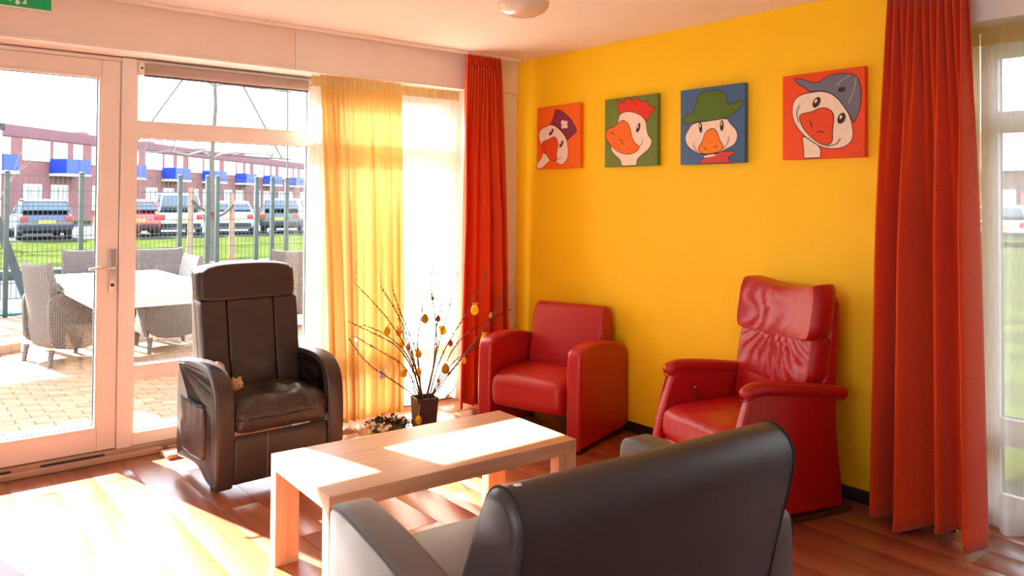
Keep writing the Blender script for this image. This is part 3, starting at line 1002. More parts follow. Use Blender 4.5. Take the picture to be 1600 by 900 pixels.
# back shell and three soft sections, each a bulging cushion with gathers
shell = chaikin([(0.475, 0.32), (0.515, 0.60), (0.560, 0.86), (0.575, 1.02), (0.590, 1.060), (0.635, 1.050), (0.650, 0.98), (0.640, 0.75), (0.605, 0.45), (0.575, 0.30)], 2)
sh = G().slab(shell, -0.268, 0.268, 0.03, 3).obj('back_shell', RL, rr)
def yback(z):
    t = (z - 0.40) / 0.68
    return 0.445 + 0.135 * t
def section(z0, z1, wx, depth, fn, name, div=22, wing=0.0, mat=RW, ns=(9, 3.2, 3.6)):
    zc, hz = (z0 + z1) / 2, (z1 - z0) / 2
    def f(q, u):
        x, y, z = q
        y = y - zc * 0 + yback(z)
        if wing:
            y -= wing * abs(u[0]) ** 2.5
            z += (0.040 * abs(u[0]) ** 2 - 0.012) * max(0, u[2])
        return fn((x, y, z), u)
    return G().pad((0, 0, zc), (wx, depth, hz), ns, div, f).obj(name, mat, rr)
def f_head(q, u):
    x, y, z = q
    if u[1] < 0:
        y += 0.007 * math.sin(x * 70 + 9 * noise.noise(Vector((x * 6, 0, z * 7)))) * max(0, 1 - abs(u[0] + 0.25) * 1.3) * max(0, 1 - abs(u[2])) ** 0.5
        z -= 0.012 * (1 - u[0] ** 2) * max(0, -u[2])
    return (x, y, z)
def f_lumb(q, u):
    x, y, z = q
    if u[1] < 0:
        fan = math.atan2(x, 0.09 + (0.86 - z))
        y += 0.008 * math.sin(fan * 24 + 3.0 * noise.noise(Vector((x * 9, 3, z * 9)))) * (1 - u[0] ** 2) * (0.35 + 0.65 * max(0, 1 - abs(u[2])))
        z -= 0.030 * (1 - u[0] ** 2) * max(0, -u[2])
    return (x, y, z)
def f_low(q, u):
    x, y, z = q
    if u[1] < 0:
        y += crease((x, y, z), 0.008, 12, 6.0)
    return (x, y, z)
hd = section(0.832, 1.095, 0.285, 0.085, f_head, 'headrest', 36, wing=0.034, ns=(13, 3.4, 4.0))
section(0.625, 0.862, 0.272, 0.074, f_lumb, 'lumbar_cushion', 48, ns=(18, 3.6, 5.0))
section(0.425, 0.662, 0.262, 0.062, f_low, 'lower_back_cushion', 18, ns=(18, 3.6, 5.0))
for s in (-1, 1):
    ring = [(s * 0.262, yback(0.96) - 0.036 + 0.062 * math.cos(t), 0.965 + 0.105 * math.sin(t)) for t in [2 * PI * i / 24 for i in range(24)]]
    G().tube(ring, 0.003, 6, closed=True).obj('piping', M['red_seam'], hd)
for sx in (-1, 1):
    G().box((sx * 0.290 - 0.030, -0.06, 0.0), (sx * 0.290 + 0.030, 0.655 if sx > 0 else 0.58, 0.028), 0.006).obj('sled_foot', M['dark_wood'], rr)
lv = G().tube([(-XI + 0.014, 0.16, 0.44), (-XI + 0.014, 0.150, 0.50), (-XI + 0.010, 0.135, 0.535)], 0.0035, 8).obj('recline_lever', M['black_plastic'], rr)
G().ball((-XI + 0.010, 0.134, 0.538), 0.007).obj('lever_knob', M['pale_thread'], lv)

# ---- brown-black leather lift chair by the window
BL, BS = M['brown_leather'], M['brown_shell']
br = thing('recliner', 'dark brown leather recliner with high panelled back in front of the window', 'recliner', (-2.172, -0.655, 0), 0.04)
W = 0.715 / 2
TA = 0.088
sidep = chaikin([(0.075, 0.020), (0.030, 0.040), (0.012, 0.25), (0.010, 0.46), (0.040, 0.565), (0.13, 0.605), (0.35, 0.610), (0.560, 0.600), (0.600, 0.540), (0.612, 0.32), (0.606, 0.075), (0.590, 0.062), (0.42, 0.085), (0.26, 0.085), (0.16, 0.030)], 2)
for s in (-1, 1):
    x0, x1 = (-W, -W + TA) if s < 0 else (W - TA, W)
    sp = G().slab(sidep, x0 + 0.004, x1 - 0.004, 0.018, 4).obj('side_panel', BS, br)
    # padded arm band that rolls over the front and runs down to the floor
    xm = (x0 + x1) / 2
    outer = [(-0.006, 0.022), (-0.020, 0.24), (-0.018, 0.44), (0.010, 0.555), (0.090, 0.620), (0.22, 0.640), (0.42, 0.634), (0.575, 0.612)]
    inner = [(0.565, 0.588), (0.42, 0.602), (0.22, 0.606), (0.112, 0.590), (0.050, 0.535), (0.026, 0.44), (0.026, 0.24), (0.034, 0.022)]
    bandp = chaikin(outer + inner, 2)
    ap = G().slab(bandp, x0 - 0.004, x1 + 0.004, 0.014, 4).obj('arm_pad', BL, br)
    for xe in (x0 - 0.002, x1 + 0.002):
        G().tube([(xe, y, z) for y, z in chaikin([(0.030, 0.03), (0.018, 0.24), (0.020, 0.44), (0.048, 0.545), (0.112, 0.600), (0.22, 0.617), (0.42, 0.612), (0.56, 0.596)], 2, False)], 0.004, 6).obj('piping', BL, ap)
    for yy in (0.13, 0.50):
        G().lathe([(0.020, 0.0), (0.022, 0.004), (0.022, 0.08 if yy > .3 else 0.05)], (xm - s * (0.10 if yy > .3 else 0), yy - (0.1 if yy > .3 else 0), 0), 12).obj('foot', M['black_plastic'], sp)
# pocket on the outer side with its gathered mouth
def f_pocket(q, u):
    x, y, z = q
    if u[0] < 0:
        x -= 0.010 * math.sin(y * 60) * max(0, u[2]) + crease(q, 0.008, 18, 1.0)
    return (x, y, z)
pk = G().pad((-W - 0.004, 0.315, 0.285), (0.014, 0.17, 0.145), (3, 10, 10), 12, f_pocket).obj('side_pocket', BS, br)
G().tube([(-W - 0.018 + 0.006 * math.sin(i * 1.9), 0.15 + 0.03 * i, 0.428 + 0.005 * math.sin(i * 2.3)) for i in range(12)], 0.007, 8).obj('pocket_mouth', M['seam'], pk)
G().lathe([(0, -W - 0.002), (0.008, -W - 0.002), (0.008, -W + 0.006)], (0, 0.070, 0.105), 12, 'X').obj('badge', M['steel'], br)
XI = W - TA
def f_bseat(q, u):
    x, y, z = q
    if u[2] > 0:
        z += 0.024 * (1 - u[0] ** 2) * (1 - u[1] ** 2) + crease(q, 0.030, 11, 4.0) * (1 - abs(u[0]) ** 3) - 0.030 * max(0, -u[1]) ** 5
    if u[1] < -0.8:
        y += crease(q, 0.010, 10, 8.0) * (1 - abs(u[0]) ** 3)
    return (x, y, z)
st = G().pad((0, 0.205, 0.375), (XI + 0.002, 0.235, 0.082), (12, 8, 5), 30, f_bseat).obj('seat', M['brown_seat'], br)
G().tube([(-XI + 0.01, -0.024, 0.372), (-XI / 2, -0.030, 0.368), (0, -0.032, 0.366), (XI / 2, -0.030, 0.368), (XI - 0.01, -0.024, 0.372)], 0.0028, 6).obj('seam', M['seam'], st)
fr = G().slab(chaikin([(0.000, 0.035), (-0.012, 0.15), (-0.006, 0.278), (0.030, 0.285), (0.05, 0.16), (0.04, 0.035)], 2), -XI + 0.001, XI - 0.001, 0.016, 3).obj('footrest', BL, br)
G().tube([(-0.085, -0.006, 0.275), (-0.088, -0.0125, 0.16), (-0.086, -0.006, 0.05)], 0.0016, 5).obj('stitching', M['pale_thread'], fr)
# back: shell, head section, and three upright panels below it
BWX = 0.288
shp = chaikin([(0.395, 0.34), (0.430, 0.60), (0.485, 0.92), (0.510, 1.08), (0.535, 1.128), (0.590, 1.120), (0.620, 1.05), (0.615, 0.80), (0.585, 0.45), (0.56, 0.30)], 2)
def taper(g, zt=1.15):
    g.v = [(x * (1.0 - 0.0 * z + 0.035 * max(0, (z - 0.55) / 0.6)), y, z) for x, y, z in g.v]
    return g
bs = taper(G().slab(shp, -BWX + 0.012, BWX - 0.012, 0.035, 4)).obj('back_shell', BS, br)
def yb(z):
    return 0.395 + 0.125 * (z - 0.42) / 0.70
def bsec(z0, z1, xa, xb, depth, ns, name, div, fn=None, extra=0.0):
    zc, hz = (z0 + z1) / 2, (z1 - z0) / 2
    def f(q, u):
        x, y, z = q
        y += yb(z) + extra
        x *= 1.0 + 0.035 * max(0, (z - 0.55) / 0.6)
        return fn((x, y, z), u) if fn else (x, y, z)
    return G().pad(((xa + xb) / 2, 0, zc), ((xb - xa) / 2, depth, hz), ns, div, f).obj(name, BL, br)
def f_bh(q, u):
    x, y, z = q
    z += -0.030 * abs(u[0]) ** 3 * max(0, u[2])
    if u[1] < 0:
        y += crease(q, 0.006, 8, 3.0)
    return (x, y, z)
def f_bp(q, u):
    x, y, z = q
    if u[1] < 0:
        y += 0.005 * math.sin(z * 60 + 4 * noise.noise(Vector((x * 6, 1, z * 5)))) * (1 - u[0] ** 2) * max(0, 1 - abs(u[2])) + crease(q, 0.006, 11, 5.0)
    return (x, y, z)
bsec(0.935, 1.150, -BWX, BWX, 0.074, (14, 4.2, 8), 'headrest', 22, f_bh, 0.020)
for xa, xb in ((-BWX + 0.004, -0.138), (-0.138, 0.138), (0.138, BWX - 0.004)):
    bsec(0.440, 0.948, xa, xb, 0.070, (16, 5.5, 18), 'back_panel', 20, f_bp, 0.020)
for s in (-1, 1):
    G().tube([(s * (BWX + 0.006) * (1 + 0.035 * max(0, (z - 0.55) / 0.6)), yb(z) + 0.012, z) for z in [0.46 + 0.66 * i / 14 for i in range(15)]], 0.0028, 6).obj('piping', M['pale_thread'], bs)

# ---- plush toy lying on its seat
pt = thing('plush_toy', 'small beige plush toy tucked beside the arm of the dark recliner', 'soft toy', (-2.405, -0.425, 0.462))
fz = lambda x, y, z: tuple(c * (1 + 0.05 * noise.noise(Vector((x, y, z)) * 4)) for c in (x, y, z))
G().ball((-0.030, 0.030, 0.094), (0.046, 0.050, 0.078), 18, 12, fz).obj('body', M['plush'], pt)
hd_ = G().ball((0.062, -0.012, 0.036), (0.036, 0.036, 0.036), 18, 12, fz).obj('head', M['plush'], pt)
for s in (-1, 1):
    G().ball((0.068 + 0.018 * s, 0.012, 0.066), 0.012, 10, 8).obj('ear', M['plush'], hd_)
    G().ball((0.074 + 0.012 * s, -0.045, 0.042), 0.004, 8, 6).obj('eye', M['black_plastic'], hd_)
for q in ((0.02, -0.02, 0.020), (0.02, 0.06, 0.020), (-0.04, -0.01, 0.020), (-0.03, 0.06, 0.020)):
    G().ball(q, (0.026, 0.022, 0.020), 12, 8, fz).obj('limb', M['plush'], pt)

# ---- loose board on the floor by the threshold
wbd = thing('wooden_board', 'pale wooden board lying on the floor behind the dark recliner', 'board', (-2.455, 0.150, 0.0), 0.08)
G().box((-0.10, -0.060, 0.0), (0.10, 0.060, 0.028), 0.004).obj('board', M['pale_wood'], wbd)
for x in (-.07, .07):
    G().lathe([(0.004, 0.0281), (0.004, 0.0290), (0.0, 0.0292)], (x, 0, 0), 10).obj('nail_head', M['steel'], wbd)

# ---- paintings of geese, each canvas with its painted shapes
PAINT = {
    'orange': srgb(240, 106, 8), 'redorange': srgb(232, 76, 6), 'green': srgb(104, 128, 46), 'blue': srgb(62, 104, 150), 'white': srgb(242, 226, 208),
    'beak': srgb(240, 110, 14), 'beak2': srgb(226, 74, 14), 'beak3': srgb(240, 134, 20), 'line': srgb(52, 24, 18), 'purple': srgb(132, 44, 78), 'comb': srgb(220, 44, 20),
    'hat': srgb(78, 112, 14), 'scarf': srgb(206, 62, 62), 'grey': srgb(108, 112, 128), 'lgrey': srgb(160, 160, 168)}
PM = {}
for k, c in PAINT.items():
    PM[k] = plain('paint_' + k, c, 0.6, var=0.05, nscale=30, bump=0.15, bscale=120)
CS = 0.4606
def ell(cx, cy, rx, ry, tilt=0, n=18):
    c, s = math.cos(tilt), math.sin(tilt)
    return [(cx + c * rx * math.cos(t) - s * ry * math.sin(t), cy + s * rx * math.cos(t) + c * ry * math.sin(t)) for t in [2 * PI * i / n for i in range(n)]]
def painting(label, y0, ztop, bg, shapes):
    """canvas hung on the yellow wall; shapes in canvas units (0..1 from the upper left), drawn one over another"""
    t = thing('painting', label, 'painting', (-0.002, y0 - CS / 2, ztop - CS), 0, 'goose paintings on the yellow wall')
    G().box((-0.034, -CS / 2, 0), (0, CS / 2, CS), 0.002).obj('canvas', PM[bg], t)
    lay = 0
    for nm, col, pts, kind in shapes:
        lay += 1
        x1 = -0.0342 - 0.00028 * lay
        P = [(CS / 2 - u * CS, CS - v * CS) for u, v in pts]
        if kind == 'fill':
            P2 = chaikin(P, 2) if len(P) < 30 else P
            n = len(P2)
            vs = [(x1, y, z) for y, z in P2] + [(x1 + 0.0006, y, z) for y, z in P2]
            fs = [tuple(range(n)), tuple(range(2 * n - 1, n - 1, -1))] + [(i, (i + 1) % n, n + (i + 1) % n, n + i) for i in range(n)]
            o = mesh(nm, vs, fs, PM[col], t, smooth=False)
            g = G().tube([(x1, y, z) for y, z in P2], 0.0022, 4, closed=True)
            g.v = [(x1 - 0.0001 + (x - x1) * 0.12, y, z) for x, y, z in g.v]
            if nm not in ('pupil', 'cross', 'collar', 'highlight'):
                g.obj('outline', PM['line'], o, smooth=False)
        else:
            P2 = chaikin(P, 2, False)
            g = G().tube([(x1, y, z) for y, z in P2], kind, 4)
            g.v = [(x1 - 0.0001 + (x - x1) * 0.12, y, z) for x, y, z in g.v]
            g.obj(nm, PM[col], t, smooth=False)
    return t
painting('painting of a goose in a purple cap with a white cross', -0.2757, 2.2153, 'orange', [
    ('neck', 'white', [(0.159,0.709),(0.341,0.865),(0.222,0.928),(0.129,0.995),(0.011,0.993),(0.007,0.896),(0.117,0.828)], 'fill'),
    ('head', 'white', [(0.335,0.289),(0.477,0.339),(0.603,0.431),(0.69,0.522),(0.726,0.608),(0.748,0.744),(0.734,0.843),(0.659,0.923),(0.583,0.95),(0.495,0.915),(0.444,0.887),(0.315,0.821),(0.185,0.711),(0.106,0.619),(0.046,0.493),(0.055,0.388),(0.123,0.341),(0.243,0.313)], 'fill'),
    ('cap', 'purple', [(0.45,0.052),(0.455,0.063),(0.557,0.083),(0.683,0.149),(0.806,0.245),(0.89,0.344),(0.932,0.423),(0.932,0.439),(0.851,0.491),(0.739,0.559),(0.726,0.561),(0.69,0.505),(0.603,0.422),(0.477,0.335),(0.343,0.286),(0.33,0.278),(0.396,0.191),(0.428,0.117)], 'fill'),
    ('cross', 'white', [(0.593,0.243),(0.636,0.242),(0.661,0.269),(0.701,0.253),(0.736,0.276),(0.71,0.314),(0.739,0.354),(0.699,0.382),(0.654,0.364),(0.604,0.387),(0.579,0.352),(0.605,0.32),(0.567,0.283)], 'fill'),
    ('beak', 'beak2', [(0.392,0.492),(0.462,0.509),(0.512,0.577),(0.498,0.695),(0.471,0.795),(0.495,0.856),(0.431,0.887),(0.315,0.847),(0.211,0.747),(0.133,0.664),(0.107,0.601),(0.147,0.555),(0.28,0.535)], 'fill'),
    ('pupil', 'line', [(0.382,0.427),(0.361,0.448),(0.338,0.463),(0.318,0.469),(0.305,0.463),(0.3,0.448),(0.306,0.427),(0.321,0.403),(0.343,0.381),(0.365,0.366),(0.385,0.361),(0.399,0.366),(0.403,0.381),(0.397,0.403)], 'fill'),
    ('highlight', 'white', [(0.356,0.406),(0.349,0.413),(0.342,0.418),(0.335,0.42),(0.331,0.418),(0.33,0.414),(0.332,0.406),(0.337,0.398),(0.344,0.391),(0.352,0.386),(0.358,0.384),(0.362,0.386),(0.363,0.391),(0.361,0.398)], 'fill'),
    ('pupil', 'line', [(0.618,0.63),(0.599,0.652),(0.578,0.668),(0.559,0.674),(0.546,0.669),(0.54,0.655),(0.545,0.633),(0.557,0.609),(0.576,0.586),(0.597,0.571),(0.616,0.565),(0.63,0.569),(0.635,0.584),(0.63,0.605)], 'fill'),
    ('highlight', 'white', [(0.592,0.61),(0.586,0.618),(0.579,0.623),(0.573,0.625),(0.569,0.624),(0.568,0.619),(0.569,0.612),(0.573,0.604),(0.58,0.596),(0.586,0.591),(0.592,0.589),(0.597,0.59),(0.598,0.595),(0.596,0.602)], 'fill'),
    ('smile', 'line', [(0.597,0.819),(0.534,0.853),(0.47,0.88)], 0.0018),
    ('nostril', 'line', [(0.2,0.625),(0.226,0.652),(0.225,0.682)], 0.002),
    ('nostril', 'line', [(0.342,0.763),(0.373,0.769),(0.394,0.788)], 0.002),
    ('signature', 'line', [(0.819,0.967),(0.892,0.964),(0.952,0.967)], 0.0008),
])
painting('painting of a goose with a red cockscomb on green', -0.9803, 2.2105, 'green', [
    ('head', 'white', [(0.293,0.242),(0.387,0.21),(0.5,0.214),(0.631,0.251),(0.73,0.302),(0.798,0.381),(0.807,0.471),(0.826,0.562),(0.904,0.649),(0.907,0.671),(0.864,0.76),(0.745,0.833),(0.633,0.9),(0.622,0.986),(0.614,0.992),(0.361,0.993),(0.34,0.981),(0.31,0.893),(0.161,0.8),(0.109,0.702),(0.258,0.363)], 'fill'),
    ('cockscomb', 'comb', [(0.25,0.004),(0.25,0.006),(0.328,0.072),(0.336,0.074),(0.38,0.063),(0.449,0.004),(0.457,0.005),(0.533,0.061),(0.541,0.061),(0.584,0.038),(0.638,0.019),(0.646,0.029),(0.702,0.096),(0.712,0.099),(0.809,0.08),(0.817,0.088),(0.848,0.16),(0.857,0.164),(0.962,0.184),(0.966,0.192),(0.886,0.283),(0.821,0.375),(0.811,0.375),(0.73,0.302),(0.631,0.251),(0.5,0.214),(0.387,0.21),(0.293,0.245),(0.264,0.132)], 'fill'),
    ('beak', 'beak', [(0.04,0.436),(0.171,0.42),(0.269,0.364),(0.354,0.323),(0.446,0.367),(0.497,0.439),(0.525,0.563),(0.585,0.674),(0.676,0.723),(0.675,0.742),(0.624,0.799),(0.48,0.833),(0.312,0.805),(0.163,0.72),(0.057,0.62),(0.011,0.522)], 'fill'),
    ('pupil', 'line', [(0.687,0.466),(0.674,0.494),(0.657,0.515),(0.639,0.525),(0.624,0.521),(0.615,0.505),(0.614,0.48),(0.621,0.45),(0.635,0.422),(0.652,0.402),(0.67,0.392),(0.685,0.396),(0.693,0.412),(0.694,0.437)], 'fill'),
    ('highlight', 'white', [(0.658,0.447),(0.653,0.459),(0.647,0.468),(0.641,0.473),(0.636,0.472),(0.635,0.465),(0.635,0.455),(0.639,0.442),(0.644,0.43),(0.651,0.42),(0.656,0.416),(0.661,0.417),(0.663,0.423),(0.662,0.434)], 'fill'),
    ('smile', 'line', [(0.737,0.619),(0.736,0.672),(0.686,0.724)], 0.002),
    ('nostril', 'line', [(0.122,0.493),(0.165,0.502),(0.2,0.54)], 0.0025),
    ('nostril', 'line', [(0.295,0.599),(0.337,0.624),(0.374,0.678)], 0.0025),
    ('signature', 'line', [(0.824,0.982),(0.903,0.98),(0.961,0.979)], 0.0008),
])
painting('painting of a goose in a green hat on blue', -1.6264, 2.2067, 'blue', [
    ('head', 'white', [(0.207,0.449),(0.52,0.442),(0.746,0.425),(0.776,0.491),(0.878,0.581),(0.906,0.673),(0.851,0.777),(0.723,0.822),(0.614,0.87),(0.371,0.882),(0.214,0.824),(0.101,0.74),(0.072,0.623),(0.134,0.533)], 'fill'),
    ('hat', 'hat', [(0.049,0.355),(0.201,0.323),(0.25,0.244),(0.29,0.101),(0.337,0.051),(0.469,0.059),(0.556,0.046),(0.684,0.077),(0.734,0.154),(0.751,0.273),(0.846,0.23),(0.97,0.223),(0.986,0.237),(0.947,0.303),(0.863,0.365),(0.736,0.424),(0.52,0.442),(0.298,0.436),(0.184,0.453),(0.067,0.47),(0.028,0.391)], 'fill'),
    ('scarf', 'scarf', [(0.328,0.936),(0.503,0.909),(0.658,0.845),(0.849,0.849),(0.869,0.887),(0.741,0.924),(0.813,0.984),(0.739,0.996),(0.544,0.996),(0.325,0.995)], 'fill'),
    ('collar', 'white', [(0.381,0.892),(0.57,0.871),(0.582,0.901),(0.391,0.927)], 'fill'),
    ('beak', 'beak3', [(0.393,0.603),(0.473,0.545),(0.56,0.549),(0.601,0.611),(0.63,0.705),(0.692,0.783),(0.669,0.837),(0.549,0.866),(0.393,0.874),(0.304,0.84),(0.296,0.773),(0.366,0.703)], 'fill'),
    ('pupil', 'line', [(0.358,0.519),(0.358,0.552),(0.352,0.578),(0.343,0.592),(0.331,0.592),(0.319,0.577),(0.309,0.551),(0.304,0.519),(0.304,0.486),(0.31,0.46),(0.319,0.446),(0.331,0.446),(0.343,0.461),(0.353,0.487)], 'fill'),
    ('highlight', 'white', [(0.334,0.494),(0.334,0.506),(0.333,0.515),(0.329,0.52),(0.325,0.52),(0.321,0.515),(0.318,0.505),(0.316,0.494),(0.316,0.483),(0.318,0.474),(0.321,0.469),(0.325,0.469),(0.329,0.474),(0.332,0.483)], 'fill'),
    ('pupil', 'line', [(0.69,0.519),(0.687,0.548),(0.678,0.572),(0.667,0.584),(0.654,0.583),(0.643,0.569),(0.637,0.544),(0.635,0.514),(0.639,0.484),(0.647,0.461),(0.659,0.448),(0.671,0.45),(0.682,0.464),(0.689,0.489)], 'fill'),
    ('highlight', 'white', [(0.668,0.495),(0.666,0.506),(0.664,0.514),(0.66,0.519),(0.656,0.519),(0.653,0.513),(0.651,0.504),(0.651,0.493),(0.652,0.482),(0.654,0.474),(0.658,0.469),(0.662,0.469),(0.665,0.475),(0.667,0.484)], 'fill'),
    ('smile', 'line', [(0.775,0.662),(0.757,0.752),(0.691,0.811)], 0.002),
    ('smile', 'line', [(0.219,0.711),(0.234,0.788),(0.293,0.839)], 0.002),
    ('nostril', 'line', [(0.385,0.795),(0.407,0.8),(0.427,0.809)], 0.0025),
    ('nostril', 'line', [(0.541,0.787),(0.569,0.778),(0.596,0.769)], 0.0025),
    ('hat_fold', 'line', [(0.235,0.332),(0.29,0.37),(0.389,0.407)], 0.0012),
    ('signature', 'line', [(0.845,0.973),(0.908,0.966),(0.96,0.965)], 0.0008),
])
painting('painting of a goose tilting its head in a grey cap', -2.3293, 2.2117, 'redorange', [
    ('neck', 'white', [(0.244,0.701),(0.488,0.859),(0.482,0.983),(0.475,0.989),(0.283,0.989),(0.275,0.979),(0.273,0.866)], 'fill'),
    ('head', 'white', [(0.345,0.232),(0.468,0.224),(0.588,0.251),(0.689,0.327),(0.77,0.436),(0.834,0.54),(0.871,0.706),(0.861,0.814),(0.763,0.887),(0.615,0.896),(0.48,0.867),(0.306,0.754),(0.181,0.615),(0.126,0.495),(0.127,0.361),(0.164,0.281),(0.255,0.239)], 'fill'),
    ('cap', 'grey', [(0.155,0.047),(0.174,0.046),(0.256,0.064),(0.434,0.134),(0.521,0.086),(0.625,0.046),(0.776,0.055),(0.906,0.091),(0.944,0.174),(0.966,0.294),(0.947,0.464),(0.905,0.569),(0.878,0.614),(0.868,0.61),(0.834,0.532),(0.77,0.433),(0.689,0.322),(0.588,0.248),(0.468,0.219),(0.345,0.223),(0.309,0.178),(0.183,0.106)], 'fill'),
    ('cap_seam', 'lgrey', [(0.674,0.184),(0.758,0.113),(0.841,0.083)], 0.003),
    ('cap_seam', 'lgrey', [(0.82,0.39),(0.887,0.239),(0.905,0.115)], 0.003),
    ('cap_button', 'line', [(0.779,0.233),(0.777,0.243),(0.768,0.253),(0.753,0.259),(0.736,0.26),(0.719,0.257),(0.707,0.25),(0.701,0.24),(0.703,0.229),(0.712,0.22),(0.727,0.214),(0.744,0.212),(0.761,0.215),(0.773,0.223)], 'fill'),
    ('beak', 'beak2', [(0.218,0.469),(0.379,0.457),(0.466,0.42),(0.552,0.422),(0.637,0.477),(0.644,0.582),(0.626,0.691),(0.632,0.818),(0.565,0.855),(0.48,0.835),(0.377,0.757),(0.271,0.645),(0.227,0.552)], 'fill'),
    ('pupil', 'line', [(0.472,0.372),(0.453,0.395),(0.431,0.409),(0.409,0.411),(0.393,0.401),(0.385,0.381),(0.387,0.355),(0.399,0.328),(0.418,0.306),(0.441,0.292),(0.462,0.29),(0.478,0.3),(0.486,0.32),(0.484,0.346)], 'fill'),
    ('highlight', 'white', [(0.441,0.342),(0.434,0.351),(0.426,0.357),(0.418,0.358),(0.413,0.355),(0.411,0.347),(0.412,0.338),(0.417,0.328),(0.424,0.319),(0.432,0.313),(0.439,0.312),(0.445,0.316),(0.447,0.323),(0.446,0.332)], 'fill'),
    ('pupil', 'line', [(0.774,0.575),(0.759,0.599),(0.738,0.614),(0.717,0.618),(0.7,0.61),(0.689,0.591),(0.688,0.565),(0.696,0.538),(0.712,0.514),(0.733,0.499),(0.754,0.495),(0.771,0.503),(0.781,0.522),(0.783,0.548)], 'fill'),
    ('highlight', 'white', [(0.741,0.549),(0.735,0.558),(0.728,0.565),(0.721,0.567),(0.716,0.564),(0.713,0.557),(0.713,0.548),(0.717,0.538),(0.723,0.528),(0.73,0.522),(0.737,0.52),(0.742,0.523),(0.745,0.529),(0.744,0.539)], 'fill'),
    ('smile', 'line', [(0.222,0.366),(0.178,0.449),(0.217,0.568)], 0.002),
    ('smile', 'line', [(0.724,0.784),(0.674,0.852),(0.556,0.862)], 0.0022),
    ('nostril', 'line', [(0.352,0.561),(0.374,0.595),(0.374,0.636)], 0.0028),
    ('nostril', 'line', [(0.447,0.697),(0.481,0.687),(0.529,0.702)], 0.0028),
    ('signature', 'line', [(0.827,0.954),(0.891,0.961),(0.97,0.95)], 0.0008),
])


# ================================================================== EASTER TWIGS, EGGS, WREATH
BRANCHES = [
    [(-1.068, -0.3, 0.225), (-1.12, -0.331, 0.399), (-1.228, -0.363, 0.594), (-1.416, -0.394, 0.819), (-1.628, -0.426, 1.012)],
    [(-1.081, -0.3, 0.227), (-1.146, -0.345, 0.405), (-1.295, -0.389, 0.591), (-1.485, -0.434, 0.689), (-1.696, -0.479, 0.795)],
    [(-1.077, -0.3, 0.226), (-1.127, -0.315, 0.323), (-1.224, -0.331, 0.457), (-1.385, -0.346, 0.552), (-1.587, -0.362, 0.676)],
    [(-1.089, -0.3, 0.21), (-1.155, -0.34, 0.255), (-1.336, -0.379, 0.379), (-1.538, -0.419, 0.511), (-1.684, -0.458, 0.692)],
    [(-1.067, -0.3, 0.225), (-1.131, -0.348, 0.404), (-1.215, -0.397, 0.598), (-1.331, -0.445, 0.803), (-1.487, -0.493, 0.989)],
    [(-1.081, -0.3, 0.227), (-1.118, -0.315, 0.382), (-1.207, -0.33, 0.543), (-1.369, -0.345, 0.672), (-1.524, -0.359, 0.739)],
    [(-1.063, -0.3, 0.224), (-1.06, -0.263, 0.471), (-1.109, -0.226, 0.622), (-1.159, -0.19, 0.759), (-1.2, -0.153, 0.917)],
    [(-1.063, -0.3, 0.224), (-1.085, -0.275, 0.506), (-1.053, -0.25, 0.65), (-0.999, -0.225, 0.81), (-1.015, -0.2, 0.94)],
    [(-0.982, -0.248, 0.858), (-1.0, -0.248, 0.813), (-1.142, -0.248, 0.704)],
    [(-0.991, -0.3, 0.213), (-1.0, -0.326, 0.322), (-0.974, -0.352, 0.52), (-1.003, -0.379, 0.737), (-1.067, -0.405, 0.939), (-1.065, -0.431, 1.111)],
    [(-0.982, -0.3, 0.212), (-0.958, -0.301, 0.434), (-0.96, -0.303, 0.587), (-0.926, -0.304, 0.767), (-0.854, -0.305, 0.947)],
    [(-1.0, -0.3, 0.215), (-0.993, -0.327, 0.382), (-0.967, -0.355, 0.549), (-0.923, -0.382, 0.73), (-0.88, -0.409, 0.904)],
    [(-1.116, -0.3, 0.232), (-1.167, -0.338, 0.348), (-1.166, -0.375, 0.472), (-1.26, -0.413, 0.634), (-1.334, -0.451, 0.775)],
    [(-0.976, -0.3, 0.211), (-0.98, -0.336, 0.351), (-0.932, -0.371, 0.518), (-0.847, -0.407, 0.665), (-0.761, -0.442, 0.815), (-0.674, -0.478, 0.973)],
    [(-0.955, -0.3, 0.208), (-0.9, -0.327, 0.293), (-0.826, -0.354, 0.395), (-0.636, -0.381, 0.595), (-0.519, -0.407, 0.76), (-0.44, -0.434, 0.932)],
    [(-0.955, -0.3, 0.208), (-0.781, -0.262, 0.359), (-0.598, -0.225, 0.473), (-0.407, -0.187, 0.594), (-0.234, -0.149, 0.762)],
    [(-0.962, -0.3, 0.209), (-0.863, -0.272, 0.386), (-0.731, -0.244, 0.538), (-0.513, -0.216, 0.641), (-0.196, -0.188, 0.709)],
    [(-0.969, -0.3, 0.21), (-0.883, -0.274, 0.312), (-0.772, -0.249, 0.402), (-0.597, -0.223, 0.457), (-0.309, -0.197, 0.483)],
    [(-0.867, -0.24, 0.149), (-0.82, -0.24, 0.157), (-0.754, -0.24, 0.21)],
]
